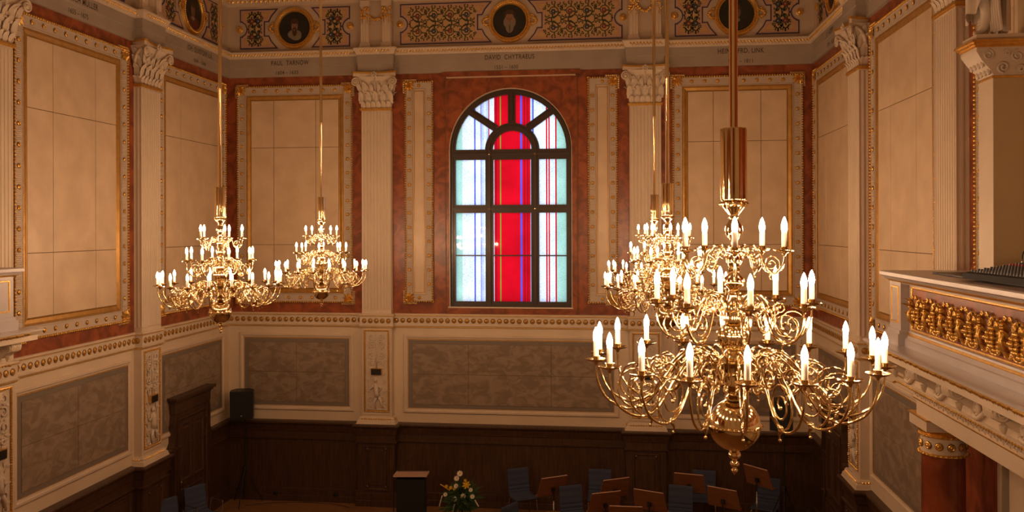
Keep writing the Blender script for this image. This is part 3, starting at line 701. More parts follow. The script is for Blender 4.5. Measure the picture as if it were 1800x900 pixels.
def arabesque(xa, xb, sgn):
    mb = MB(); y = -.022; W_ = xb-xa
    k = 2 if W_ < .9 else 4
    step = W_/k
    for i in range(k):
        cx = xa+step*(i+.5)
        for s in (-1, 1):
            cz = s*.165; r = min(.125, step*.42)
            mb.use('green')
            sp = spiral(cx, cz, r, .03, -s*PI*.6, s*1.5, 24)
            ribbon(mb, [(sgn*p[0], p[2]) for p in sp], .026, .014, y)
            for j in range(0, 24, 4):
                p = sp[j]; a = math.atan2(p[2]-cz, p[0]-cx)
                q = a+.5*s
                pleaf(mb, sgn*p[0], p[2], q if sgn > 0 else PI-q, .058, y-.0005, .6)
            ribbon(mb, [(sgn*(cx-step*.5), 0), (sgn*(cx-step*.2), s*.04), (sgn*cx, s*.05), (sgn*(cx+step*.25), s*.09), (sgn*(cx+step*.5), s*.20)], .022, .012, y)
            for dx, dz, a in ((-.4, .31, .5), (.42, .30, 2.4), (-.45, .05, 1.0), (.42, .02, .3), (.5, .18, 1.2), (-.5, .2, 1.8), (-.12, .33, 0.2), (.15, .335, 3.0), (.46, .24, .8), (-.44, .25, 2.5), (-.3, .06, .2), (.1, .03, 2.2), (.3, .07, .9), (-.2, .27, 2.6), (.25, .27, .4)):
                for qq in (-.8, .8): pleaf(mb, sgn*(cx+dx*step), s*dz, s*(a+qq) if sgn > 0 else PI-s*(a+qq), .055, y-.0008, .5)
            mb.use('blue' if (i+1) % 2 else 'wine')
            for q in range(6):
                a = q*PI/3; px, pz = cx+.034*math.cos(a), cz+.034*math.sin(a)
                mb.flat([(sgn*px+.022*math.cos(b*PI/3), pz+.022*math.sin(b*PI/3)) for b in range(6)], y-.001)
            mb.use('tan').flat([(sgn*cx+.012*math.cos(b*PI/3), cz+.012*math.sin(b*PI/3)) for b in range(6)], y-.002)
    return mb
def frieze_panel(w, uc, xe, side, label):
    loc, rz = at(w, uc, 0, ZM); t = thing('painted_frieze_panel', label, 'painted panel', loc, rz)
    P = panel_poly(xe)
    mb = MB()
    for k, (m_, d) in enumerate((('violet', 0), ('pale', .026), ('rose', .046), ('pale', .053), ('rose', .074), ('tan', .082))):
        q = inset(P, d); q = [(side*x, z) for x, z in q]
        y = -.012-.0016*k
        if k == 0: mb.use(m_).prism(q, -.012, 0)
        else: mb.use(m_).flat(q, y)
    mb.build('panel_board', parent=t)
    arabesque(.72, xe-.20, side).build('painted_scrollwork', parent=t, normals=False)
def disc(mb, m_, cx, cz, rx, rz_, y, n=20): mb.use(m_).flat([(cx+rx*math.cos(2*PI*i/n), cz+rz_*math.sin(2*PI*i/n)) for i in range(n)], y)
def medallion(w, uc, style, label):
    loc, rz = at(w, uc, 0, ZM); t = thing('portrait_medallion', label, 'portrait', loc, rz)
    RX = Matrix.Rotation(PI/2, 4, 'X')
    fr = MB().use('gold').lathe([(.335, .0), (.335, .03), (.345, .045), (.36, .045), (.365, .03), (.40, .05), (.425, .05), (.43, .035), (.44, .0)], 48, RX)
    for k in range(60): a = 2*PI*k/60; fr.octa((.382*math.cos(a), -.052, .382*math.sin(a)), .017)
    fr.build('gilded_ring', parent=t, smooth=True)
    for s in (-1, 1):
        mb = MB().use('gold')
        for k in range(5):
            a = (0 if s > 0 else PI)+(k-2)*.5; L_ = .13-.02*abs(k-2)
            mb.ball((s*.46+L_*.6*math.cos(a), -.03, L_*.8*math.sin(a)), .034, 6, 4, (1.2, .6, .9))
        for z in (-.085, .085): mb.tube([(p[0], p[1], p[2]) for p in spiral(s*.455, z, .04, .01, PI/2*(1-s), 1.3*s, 12, -.03)], .013, 5)
        mb.build('palmette', parent=t, smooth=2)
    mb = MB(); disc(mb, 'canvas', 0, 0, .34, .34, -.008, 32)
    if style == 'dark':
        disc(mb, 'cloak', .0, -.24, .22, .13, -.009); disc(mb, 'ruff', 0, -.135, .15, .10, -.0095); disc(mb, 'ruff', .03, -.17, .12, .09, -.0098)
        disc(mb, 'beard', 0, .10, .088, .105, -.0100); disc(mb, 'skin', 0, .03, .068, .10, -.0104); disc(mb, 'beard', .0, -.075, .052, .10, -.0108)
        disc(mb, 'beard', 0, .13, .085, .045, -.0110); disc(mb, 'skin', -.005, -.045, .022, .008, -.0112)
    elif style == 'grey':
        disc(mb, 'cloak', .02, -.25, .22, .12, -.009); disc(mb, 'beard', 0, .12, .11, .09, -.0094); disc(mb, 'greybeard', -.085, -.02, .04, .09, -.0095); disc(mb, 'greybeard', .085, -.02, .04, .09, -.0095)
        disc(mb, 'skin', 0, .05, .085, .125, -.0100); disc(mb, 'greybeard', 0, -.11, .085, .13, -.0104); disc(mb, 'canvas', .0, -.15, .008, .09, -.0107); disc(mb, 'beard', 0, .185, .10, .045, -.0108)
    else:
        disc(mb, 'robe' if style == 'robe' else 'cloak', .02, -.22, .20, .16, -.009); disc(mb, 'ruff', 0, -.12, .07, .04, -.0094); disc(mb, 'beard', 0, .07, .10, .13, -.0097)
        disc(mb, 'skind', 0, .02, .078, .115, -.0102); disc(mb, 'beard', 0, .135, .088, .05, -.0105)
    for s in (-1, 1): disc(mb, 'beard', s*.03, .045, .013, .006, -.0115, 8); disc(mb, 'beard', s*.03, .062, .018, .004, -.0116, 8)
    disc(mb, 'skind', .006, .018, .010, .03, -.0117, 8); disc(mb, 'wine', 0, -.025, .018, .005, -.0118, 8)
    mb.build('painted_portrait', parent=t, normals=False)
def boss(w, u, label, grp='gilded bosses of the frieze'):
    loc, rz = at(w, u, 0, ZM); mb = MB().use('gold').lathe([(.07, 0), (.072, .02), (.055, .035), (.045, .028), (.03, .045), (1e-6, .05)], 14, Matrix.Rotation(PI/2, 4, 'X'))
    for k in range(8): a = k*PI/4; mb.octa((.048*math.cos(a), -.032, .048*math.sin(a)), .018)
    tag(mb.build('gilded_boss', loc=loc, rz=rz, smooth=True), label, 'rosette')
bays = [('B', 1.47, 1.20, 'dark', 'round portrait of a dark bearded man in a white ruff, end wall left', 'end wall left bay'),
        ('B', 6.02, 2.28, 'grey', 'round portrait of a man with long grey beard above the window', 'end wall centre bay'),
        ('B', 10.53, 1.20, 'plain', 'round dark portrait behind the rod of the largest chandelier', 'end wall right bay'),
        ('L', 1.53, 1.20, 'robe', 'oval looking dark portrait in the frieze of the left wall', 'left wall corner bay'),
        ('L', 5.13, 1.28, 'plain', 'portrait medallion above the near bay of the left wall', 'left wall near bay'),
        ('R', 1.53, 1.20, 'plain', 'dark portrait medallion in the frieze of the right wall', 'right wall corner bay'),
        ('R', 5.13, 1.28, 'plain', 'portrait medallion above the near bay of the right wall', 'right wall near bay')]
for w, u, xe, st, lb, place in bays:
    medallion(w, u, st, lb)
    for s, sd in ((1, 'right' ), (-1, 'left')):
        frieze_panel(w, u, xe, s, 'painted scrollwork panel %s of portrait, %s' % (sd, place))
        boss(w, u+(s if w != 'L' else -s)*(xe+.005), 'gilded flower boss, %s end of frieze, %s' % (sd, place))
# pairs of short fluted pilasters with a garland
def frieze_pair(w, u, label):
    loc, rz = at(w, u, 0, 9.42); t = thing('garlanded_pilaster_pair', label, 'pilaster', loc, rz)
    MB().use('frieze').box(-.33, .33, -PN+.02, 0, 0, 1.0).build('backing_block', parent=t)
    for s in (-1, 1):
        X = Matrix.Translation((s*.225, -PN+.02, 0))
        mb = MB().use('trim').box(-.12, .12, -.075, 0, .0, .05, X).box(-.105, .105, -.06, 0, .05, .10, X)
        mb.prismz(fluted(.175, .045, 3, 1, .010), .10, .86, X).box(-.10, .10, -.06, 0, .86, .98, X)
        mb.build('short_pilaster', parent=t)
        g = MB().use('gold')
        for k in range(26):
            g.ball((s*.225+random.uniform(-.095, .095), -PN-.035+random.uniform(-.01, .02), .72+random.uniform(-.10, .12)), random.uniform(.018, .032), 6, 4)
        for dx in (-.10, .11):
            for k in range(6): g.ball((s*.225+dx+random.uniform(-.01, .01), -PN-.0, .66-k*.035), .016-.001*k, 6, 4)
        for dx in (-.05, .05):
            for k in range(4): g.ball((s*.225+dx, -PN-.035, .60-k*.03), .016-.002*k, 6, 4)
        g.build('gilded_flower_knot', parent=t, kind='stuff')
    g = MB().use('gold')
    for k in range(30):
        q = -1+2*k/29; g.ball((q*.15+random.uniform(-.01, .01), -PN-.01+random.uniform(-.015, .01), .58+.11*q*q+random.uniform(-.02, .02)), random.uniform(.016, .028), 6, 4)
    g.build('garland', parent=t, kind='stuff')
for w, u, lb in (('B', uB, 'pair of short fluted pilasters with gilded garland, frieze left of window'), ('B', W-uB, 'pair of short fluted pilasters with gilded garland, frieze right of window'),
                 ('L', 3.27, 'short fluted pilaster pair with garland in the left wall frieze'), ('R', 3.27, 'short fluted pilaster pair with garland in the right wall frieze'),
                 ('L', 6.99, 'short fluted pilaster pair in the left frieze, out of frame'), ('R', 6.99, 'short fluted pilaster pair in the right frieze, out of frame')):
    frieze_pair(w, u, lb)
# ------------------------------------------------------------ doors in the side walls
def door(w, n_):
    u0, u1 = 1.14, 2.42; loc, rz = at(w, (u0+u1)/2, 0, 0); hw = (u1-u0)/2
    mb = MB().use('wood').box(-hw-.02, hw+.02, -.10, -.0, 0, 2.36)
    s_ = [(hw+.02, 0), (hw+.06, 0), (hw+.06, 1.55), (hw+.10, 1.60), (hw+.11, 1.70), (hw+.05, 1.78), (hw+.04, 1.95), (hw+.06, 2.10), (hw+.02, 2.30)]
    mb.prism(s_, -.13, 0); mb.prism([(-x, z) for x, z in s_], -.13, 0)
    mb.prism([(-hw-.04, 2.30), (hw+.04, 2.30), (hw+.06, 2.52), (-hw-.06, 2.52)], -.13, 0)
    mb.box(-hw-.09, hw+.09, -.17, 0, 2.52, 2.56).box(-hw-.13, hw+.13, -.21, 0, 2.56, 2.61)
    mb.ring(-hw+.06, hw-.06, .0, 2.20, [(0, -.10), (0, -.125), (.03, -.13), (.06, -.11)])
    d = mb.build('door_%d' % n_, loc=loc, rz=rz, kind='structure')
    for x0, x1, z0, z1 in ((-.44, -.03, .98, 2.08), (.03, .44, .98, 2.08), (-.44, .44, .22, .86)):
        MB().use('wood').ring(x0, x1, z0, z1, [(0, -.10), (.01, -.125), (.04, -.125), (.06, -.104), (.09, -.104), (.12, -.118)]).box(x0+.11, x1-.11, -.118, -.1, z0+.11, z1-.11).build('door_panel', parent=d)
    hx = -.48 if w == 'L' else -.48
    MB().use('brass').box(hx-.02, hx+.02, -.135, -.125, .90, 1.06).tube([(hx, -.13, 1.0), (hx, -.18, 1.0), (hx+.10, -.18, 1.0)], .011, 7).build('door_handle', parent=d, smooth=True)
    for z in (.35, 1.9): MB().use('brass').tube([(.53, -.135, z), (.53, -.135, z+.10)], .010, 6).build('hinge', parent=d)
door('L', 1); door('R', 2)
# ------------------------------------------------------------ chandeliers
def bulb_mesh():
    return MB().use('bulb').lathe([(1e-6, .077), (.0055, .068), (.0120, .050), (.0158, .032), (.0155, .018), (.0125, .001)], 9).mesh('bulb', smooth=2)
BULB = bulb_mesh()
CANDLE = MB().use('candle').lathe([(.0145, 0), (.0145, .081), (.012, .084), (1e-6, .084)], 12).mesh('candle', smooth=True)
PAN = MB().use('brass').lathe([(.006, -.030), (.010, -.018), (.020, -.012), (.048, -.004), (.056, .002), (.057, .005), (.050, .004), (.022, -.002), (.016, .002), (.019, .018), (.023, .020), (.0155, .021)], 18).mesh('drip_pan', smooth=True)
def arm_mesh(main, spirals, drops, r=.0062):
    mb = MB().use('brass')
    p = smooth_pts([(x, 0, z) for x, z in main], 5); k = len(p)
    mb.tube(p, [r*(.85+.35*math.sin(PI*i/k)) for i in range(k)], 8)
    for cx, cz, r0, r1, a0, tn in spirals:
        q = spiral(cx, cz, r0, r1, a0, tn, 30); mb.tube(q, [r*.95-r*.35*i/30 for i in range(31)], 7); mb.ball(q[-1], r*1.7, 7, 5)
    for x, z, s in drops:
        mb.tube([(x, 0, z+.012*s), (x, 0, z-.01*s), (x-.012*s, 0, z-.028*s), (x-.004*s, 0, z-.046*s)], [.012*s, .010*s, .006*s, .004*s], 6); mb.ball((x-.002*s, 0, z-.05*s), .0085*s, 7, 5)
        mb.ball((x, 0, z+.010*s), .014*s, 8, 5, (1.4, 1, .8))
        mb.add([(q[0], q[1], q[2]) for q in LEAF[0]], LEAF[1], Matrix.Translation((x-.01, 0, z+.01)) @ Matrix.Rotation(-.9, 4, 'Y') @ Matrix.Scale(.30*s, 4))
    return mb.mesh('arm', smooth=2)
B0 = 4.40
A_LOW = arm_mesh([(.725, 5.0-B0), (.725, 4.955-B0), (.712, 4.885-B0), (.67, 4.81-B0), (.60, 4.765-B0), (.53, 4.755-B0), (.46, 4.785-B0), (.405, 4.85-B0), (.355, 4.93-B0), (.295, 5.01-B0), (.225, 5.055-B0), (.155, 5.04-B0), (.118, 4.985-B0), (.105, 4.93-B0), (.085, 4.91-B0)],
                 [(.505, 4.872-B0, .118, .018, -PI*.42, 1.9), (.235, 4.985-B0, .062, .012, PI*.25, -1.5), (.40, 4.965-B0, .055, .010, PI*1.1, -1.4), (.165, 4.88-B0, .035, .008, PI*.9, 1.3)],
                 [(.50, 4.755-B0, 1.)])
A_MID = arm_mesh([(.40, 5.30-B0), (.40, 5.255-B0), (.388, 5.19-B0), (.345, 5.135-B0), (.285, 5.12-B0), (.235, 5.15-B0), (.205, 5.215-B0), (.175, 5.295-B0), (.13, 5.345-B0), (.08, 5.33-B0), (.055, 5.28-B0), (.05, 5.24-B0)],
                 [(.295, 5.20-B0, .080, .014, -PI*.45, 1.8), (.13, 5.285-B0, .048, .010, PI*.25, -1.5), (.235, 5.275-B0, .035, .008, PI*1.1, -1.3)], [(.285, 5.12-B0, .75)], .0055)
A_TOP = arm_mesh([(.26, 5.575-B0), (.26, 5.54-B0), (.25, 5.495-B0), (.215, 5.465-B0), (.175, 5.475-B0), (.155, 5.52-B0), (.135, 5.575-B0), (.10, 5.605-B0), (.06, 5.595-B0), (.038, 5.56-B0), (.035, 5.53-B0)],
                 [(.195, 5.515-B0, .048, .010, -PI*.45, 1.7), (.095, 5.565-B0, .034, .008, PI*.25, -1.4)], [(.19, 5.463-B0, .55)], .0048)
stem = [(.012, 4.53), (.016, 4.545), (.012, 4.552)]
def z_(p): return [(r, z-B0) for r, z in p]
STEM = MB().use('brass').lathe(z_([(.03, 4.795), (.055, 4.80), (.045, 4.815), (.030, 4.83), (.042, 4.845), (.030, 4.86), (.06, 4.865), (.098, 4.875), (.104, 4.89), (.100, 4.905), (.095, 4.955), (.104, 4.985), (.108, 5.0), (.09, 5.012), (.05, 5.02), (.04, 5.035), (.052, 5.045), (.04, 5.06)]), 28)
STEM.lathe(z_([(.04, 5.06), (.058, 5.07), (.076, 5.10), (.082, 5.135), (.076, 5.165), (.05, 5.19), (.035, 5.20)]), 48, lobes=16, amp=.045)
STEM.lathe(z_([(.086, 5.142), (.089, 5.148), (.086, 5.154)]), 28)
STEM.lathe(z_([(.035, 5.20), (.058, 5.21), (.062, 5.235), (.058, 5.26), (.035, 5.275), (.028, 5.29), (.038, 5.305), (.026, 5.32), (.022, 5.345), (.034, 5.36), (.024, 5.37), (.034, 5.385), (.050, 5.40), (.054, 5.42), (.050, 5.44), (.034, 5.455), (.024, 5.465), (.034, 5.48), (.024, 5.492), (.034, 5.505), (.042, 5.52), (.042, 5.55), (.032, 5.565), (.022, 5.58), (.030, 5.60), (.020, 5.615), (.020, 5.635), (.034, 5.65), (.045, 5.675), (.047, 5.69), (.043, 5.71), (.03, 5.73), (.022, 5.745), (.03, 5.755), (.024, 5.765), (.035, 5.78), (.05, 5.80), (.062, 5.815), (.066, 5.83), (.055, 5.838)]), 28)
for k in range(18):
    a = k*PI/9; STEM.ball((.085*math.cos(a), .085*math.sin(a), 5.148-B0), .007, 5, 4); STEM.ball((.104*math.cos(a), .104*math.sin(a), 4.94-B0), .010, 5, 4)
for k in range(12):
    a = k*PI/6; STEM.octa((.066*math.cos(a), .066*math.sin(a), 5.825-B0), .014); STEM.ball((.03*math.cos(a), .03*math.sin(a), 5.36-B0), .006, 5, 4); STEM.ball((.05*math.cos(a), .05*math.sin(a), 5.42-B0), .006, 5, 4)
STEM = STEM.mesh('stem', smooth=True)
GLOBE = MB().use('brass').lathe([(max(.02, .135*math.sin(a)), 4.665-B0-.135*math.cos(a)) for a in [R(8+164*i/24) for i in range(25)]], 40).lathe(z_([(.135, 4.655), (.142, 4.660), (.142, 4.668), (.135, 4.673)]), 40)
for k in range(40): a = k*PI/20; GLOBE.octa((.142*math.cos(a), .142*math.sin(a), 4.664-B0), .007)
GLOBE = GLOBE.mesh('globe', smooth=True)
FIN = MB().use('brass').lathe(z_([(.02, 4.545), (.012, 4.54), (.016, 4.53), (.030, 4.52), (.033, 4.508), (.029, 4.495), (.012, 4.483), (.011, 4.478), (.022, 4.47), (.025, 4.46), (.021, 4.449), (.009, 4.442), (.009, 4.439), (.016, 4.432), (.017, 4.424), (.012, 4.415), (.004, 4.408), (1e-6, 4.40)]), 20).mesh('finial', smooth=True)
TUBE = MB().use('brass').lathe(z_([(.045, 5.838), (.064, 5.842), (.066, 5.85), (.066, 6.215), (.064, 6.222), (.03, 6.226)]), 80, lobes=10, amp=.05).mesh('cover_tube', smooth=2)
ROD = MB().use('brass').lathe(z_([(.023, 6.22), (.023, 7.44), (.0255, 7.445), (.0255, 7.46), (.023, 7.465), (.023, 9.18), (.0255, 9.185), (.0255, 9.20), (.023, 9.205), (.023, 11.25), (.09, 11.26), (.12, 11.298)]), 16).mesh('rod', smooth=True)
def chandelier(x, y, rots, label):
    t = thing('brass_chandelier', label, 'chandelier', (x, y, B0), 0, None)
    for nm, me in (('stem', STEM), ('globe', GLOBE), ('finial', FIN), ('cover_tube', TUBE), ('rod', ROD)): link(nm, me, t)
    for cnt, me, r, z, ph in ((18, A_LOW, .725, 5.01, R(rots[0])), (8, A_MID, .40, 5.307, R(rots[1])), (5, A_TOP, .26, 5.583, R(rots[2]))):
        for k in range(cnt):
            a = ph - PI/2 + 2*PI*k/cnt
            arm = link('arm', me, t, None, a)
            link('drip_pan', PAN, arm, (r, 0, z-B0)); link('candle', CANDLE, arm, (r, 0, z-B0+.012)); link('bulb', BULB, arm, (r, 0, z-B0+.096))
    return t
chandelier(8.745, -12.6, (-3.3, 3.2, -6.8), 'largest and nearest brass chandelier, on the right of the picture')
chandelier(3.25, -7.1, (15.8, 39.8, 37.3), 'brass chandelier left of the window, the nearer of the left pair')
chandelier(3.33, -3.65, (9.5, 14.5, 19.5), 'brass chandelier just left of the window, smaller and farther of the left pair')
chandelier(8.74, -7.1, (7, 14, 4), 'middle brass chandelier of the right row, partly behind the largest one')
chandelier(8.75, -3.65, (2, 20, -3), 'farthest brass chandelier of the right row, behind the middle one')
chandelier(3.25, -12.6, (8, 16, 5), 'brass chandelier near the left wall, outside the left edge of the photo')
# ------------------------------------------------------------ side galleries
def grape_motif():
    mb = MB().use('gold')
    for r_, cnt in enumerate((2, 3, 4, 3, 2, 1)):
        q = (.6, .85, 1., .85, .6, .3)[r_]
        for k in range(cnt+2): a = PI*(k+.5)/(cnt+2); mb.ball((.066*q*math.cos(a), -.01-.088*q*math.sin(a), .050-r_*.034), .020, 7, 5)
    for s in (-1, 1):
        p = [(s*.015, -.02, .135), (s*.055, -.028, .125), (s*.085, -.032, .06), (s*.095, -.035, -.02), (s*.09, -.035, -.09), (s*.055, -.035, -.145), (s*.012, -.035, -.150)]
        mb.tube(smooth_pts(p, 4), [.008]*4+[.013]*17+[.010]*4, 7)
        mb.tube([(s*q[0], q[1], q[2]) for q in spiral(.050, .082, .030, .006, -1.2, 1.5, 16, -.045)], .010, 6)
        mb.tube([(s*q[0], q[1], q[2]) for q in spiral(.088, -.115, .028, .005, 2.4, -1.4, 14, -.045)], .010, 6)
        for (x, z, a, k_) in ((.06, .12, .9, .30), (.03, .13, .2, .30)):
            mb.add([(q[0], q[1], q[2]) for q in LEAF[0]], LEAF[1], Matrix.Translation((s*x, -.03, z-.03)) @ Matrix.Rotation(s*a, 4, 'Y') @ Matrix.Scale(k_, 4))
    return mb.mesh('grape_ornament', smooth=2)
def leaf_motif():
    mb = MB().use('gold')
    for z in (.125, .098, .074, .052): mb.ball((0, -.065, z), .016, 7, 5)
    mb.tube(smooth_pts([(0, -.015, -.16), (0, -.055, -.10), (0, -.075, -.02), (0, -.05, .04)], 3), [.010, .011, .012, .014, .017, .018, .018, .015, .012, .008], 7)
    for s in (-1, 1):
        for x, z, a, k_ in ((.0, -.12, 1.1, .34), (.0, -.06, .95, .42), (.0, .0, .75, .50), (.005, .05, .45, .42)):
            mb.add([(q[0], q[1]*3.0, q[2]) for q in LEAF[0]], LEAF[1], Matrix.Translation((s*x, -.018, z)) @ Matrix.Rotation(s*a, 4, 'Y') @ Matrix.Scale(k_, 4))
        mb.tube([(s*q[0], q[1], q[2]) for q in spiral(.040, .140, .026, .006, -1.4, 1.3, 12, -.025)], .009, 6)
        mb.tube([(s*q[0], q[1], q[2]) for q in spiral(.036, -.135, .026, .006, 1.6, -1.2, 12, -.022)], .009, 6)
    return mb.mesh('leaf_ornament', smooth=2)
GRAPE, LEAFO = grape_motif(), leaf_motif()
# scroll bracket, front towards -y, about .19 wide
mb = MB().use('trim')
for x0, x1 in ((-.085, .085),):
    for k in range(4): mb.tube([(-.085, 0, 0), (.085, 0, 0)], .0001, 3) if False else None
    P = [(p[0], p[2]) for p in spiral(0, 0, .075, .02, PI*.5, -1.6, 30)]
    prof = [(.0, .0)]
    pr = [(-.02, .11), (.18, .11), (.20, .07), (.19, .02), (.15, -.01), (.10, -.02), (.06, -.06), (.02, -.08), (-.02, -.08)]
    vs = [(-.08, -d, z) for d, z in pr]+[(.08, -d, z) for d, z in pr]; n_ = len(pr)
    mb.add(vs, [tuple(range(n_)), tuple(range(n_, 2*n_))]+[(i, (i+1) % n_, n_+(i+1) % n_, n_+i) for i in range(n_)])
    for s in (-1, 1): mb.tube([(s*.085, -.13+q[0], .05+q[2]) for q in spiral(0, 0, .058, .008, .3, -2.0, 26)], .011, 6)
    mb.tube([(-.085, -.135, .05), (.085, -.135, .05)], .055, 14)
    for x in (-.05, -.017, .017, .05): mb.tube([(x, -.188, .085), (x, -.196, .05), (x, -.185, .012)], .012, 6)
    mb.tube([(0, -.08, -.05), (0, -.08, -.09), (0, -.07, -.12)], [.035, .025, .006], 7)
BRK = mb.mesh('scroll_bracket', smooth=True)
def gallery(w, u0, u1, label, vis):
    loc, rz = at(w, 0, 0, 0); t = thing('side_gallery', label, 'balcony', loc, rz)
    # local: x = along the wall (sign s), y = -distance from wall
    s = 1 if w == 'R' else -1
    def X(u): return s*u
    def bx(mb, ua, ub, na, nb, za, zb): return mb.box(min(X(ua), X(ub)), max(X(ua), X(ub)), -nb, -na, za, zb)
    mb = MB().use('trim')
    bx(mb, u0+.12, u1, .78, .92, 4.52, 5.13)
    par = mb.build('parapet', parent=t)
    # frame of the red field
    mb = MB().use('gold'); a, b = X(u0+.50), X(u1-.3)
    mb.ring(min(a, b), max(a, b), 4.665, 5.105, [(0, -.92), (.0, -.932), (.012, -.936), (.022, -.93), (.024, -.915)])
    mb.build('gilded_frame', parent=par)
    MB().use('red').box(min(a, b)+.01, max(a, b)-.01, -.924, -.90, 4.68, 5.09).build('red_field', parent=par, label='dark red recessed field')
    path = lambda n: [(X(u0), 0), (X(u0), -n), (X(u1), -n)] if s > 0 else [(X(u1), -n), (X(u0), -n), (X(u0), 0)]
    def molding(name, n, prof, m_, ua=u0, wall=0.):
        P = [(X(ua), -wall), (X(ua), -n), (X(u1), -n)]
        if s > 0: pr = prof
        else: P = P[::-1]; pr = prof
        return MB().use(m_).sweep(P, pr).build(name, parent=t)
    molding('parapet_cap', .96, [(-.3, 5.245), (.09, 5.245), (.11, 5.235), (.11, 5.20), (.085, 5.185), (.07, 5.165), (.035, 5.15), (.03, 5.13), (-.3, 5.13)], 'ledge', u0+.06)
    molding('gilded_line', .96, [(.028, 5.135), (.034, 5.138), (.055, 5.157), (.064, 5.160), (.066, 5.170), (.058, 5.172), (.03, 5.148)], 'gold', u0+.06)
    mb = MB().use('ledge'); bx(mb, u0+.10, u0+.99, .30, .965, 5.18, 5.2448) if False else None
    # end post with a sunk gilded panel
    mb = MB().use('ledge'); bx(mb, u0+.06, u0+.40, .70, 1.0, 4.66, 5.14); bx(mb, u0+.02, u0+.44, .68, 1.04, 4.50, 4.62); bx(mb, u0+.04, u0+.42, .69, 1.02, 4.62, 4.66)
    post = mb.build('end_post', parent=t)
    a, b = sorted((X(u0+.12), X(u0+.34)))
    MB().use('gold').ring(a, b, 4.72, 5.10, [(0, -1.0), (.004, -1.01), (.016, -1.01), (.02, -1.0)]).build('gilded_frame', parent=post)
    mb = MB().use('ledge'); bx(mb, u0+.35, u0+.47, .60, 1.02, 5.14, 5.25) if False else None
    molding('base_moulding', .92, [(0, 4.66), (.015, 4.655), (.02, 4.63), (.05, 4.58), (.06, 4.57), (.06, 4.50), (-.2, 4.50)], 'ledge', u0+.12)
    molding('gilded_line', .92, [(.018, 4.637), (.024, 4.635), (.034, 4.62), (.030, 4.61)], 'gold', u0+.12)
    cor = molding('cornice', .98, [(-.98, 4.50), (.20, 4.50), (.215, 4.49), (.215, 4.475), (.175, 4.43), (.17, 4.425), (.17, 4.365), (.155, 4.36), (-.10, 4.36), (-.10, 4.10), (-.07, 4.09), (-.07, 4.06), (-.18, 4.05)], 'trim', u0)
    molding('cornice_top', .98, [(-.4, 4.5005), (.20, 4.5005), (.217, 4.492), (.217, 4.478)], 'ledge', u0)  # separate top face carries the daylight tint as colour
    mb = MB().use('gold')
    P = path(.98); P = [(X(u0), 0), (X(u0), -.98), (X(u1), -.98)] if s > 0 else [(X(u1), -.98), (X(u0), -.98), (X(u0), 0)]
    for Xm in along(P, .036, .196): mb.octa((random.uniform(-.006, .006), 0, 4.453+random.uniform(-.006, .006)), 1, (.024, .018, .026), Xm)
    mb.build('gilded_leaf_moulding', parent=cor, kind='stuff')
    mb = MB().use('gold')
    for Xm in along(P, .05, -.066): mb.octa((0, 0, 4.075), 1, (.03, .014, .014), Xm)
    mb.build('gilded_bead', parent=cor, kind='stuff')
    # architrave with a wave pattern
    A0 = u0+.10
    ar = molding('architrave', .75, [(0, 4.06), (.02, 4.05), (.02, 3.93), (.0, 3.92), (.0, 3.76), (-.3, 3.76)], 'trim', A0)
    molding('gilded_line', .75, [(.018, 3.932), (.028, 3.928), (.024, 3.918), (0, 3.915)], 'gold', A0)
    mb = MB().use('trim')
    u = A0+.03
    while u < min(u1, 12):
        mb.tube([(X(u)+s*q[0], q[1], q[2]) for q in spiral(0, 3.99, .038, .008, PI*.1, 1.35, 12, -.771)], .009, 5)
        mb.tube([(X(u+.03), -.771, 3.965), (X(u+.065), -.771, 3.95), (X(u+.085), -.771, 4.02)], .009, 5); u += .115
    mb.build('wave_relief', parent=ar, kind='stuff')
    # brackets and scrolls below the cornice
    u = u0+.10; k = 0
    while u < 12.5 and u < u1:
        o = link('scroll_bracket', BRK, t, (X(u), -.88, 4.25))
        mb = MB().use('trim')
        q = [(u+.12, 4.13), (u+.22, 4.12), (u+.34, 4.19), (u+.42, 4.28), (u+.53, 4.33), (u+.62, 4.30)]
        mb.tube(smooth_pts([(X(a_), -.895, b_) for a_, b_ in q], 4), .024, 6)
        mb.tube([(X(u+.60)+s*p[0], -.90, 4.245+p[2]) for p in spiral(0, 0, .062, .012, PI*.5, -1.5, 18)], .018, 6)
        mb.tube([(X(u+.20)+s*p[0], -.90, 4.20+p[2]) for p in spiral(0, 0, .055, .012, -PI*.5, 1.5, 18)], .018, 6)
        for j in range(5): mb.ball((X(u+.26+.06*j), -.90, 4.27-.03*j+.05), .02, 6, 4, (1.3, .7, .8))
        mb.build('scroll_relief', parent=t, smooth=2)
        u += .83; k += 1
    # gilded vine ornament of the parapet
    u = u0+.54; k = 0
    while u < min(u1-.4, 12.):
        link('grape_ornament' if k % 2 else 'leaf_ornament', GRAPE if k % 2 else LEAFO, par, (X(u+.10), -.925, 4.865)); u += .20; k += 1
    # gallery floor and its soffit
    mb = MB().use('trim'); bx(mb, u0+.1, u1, 0, .9, 4.36, 4.50); mb.build('gallery_floor', parent=t)
    return t
gallery('R', 7.76, 18.9, 'right side balcony with gilded vine relief on its red parapet', True)
gallery('L', 7.76, 18.9, 'left side balcony whose end shows at the left edge', True)
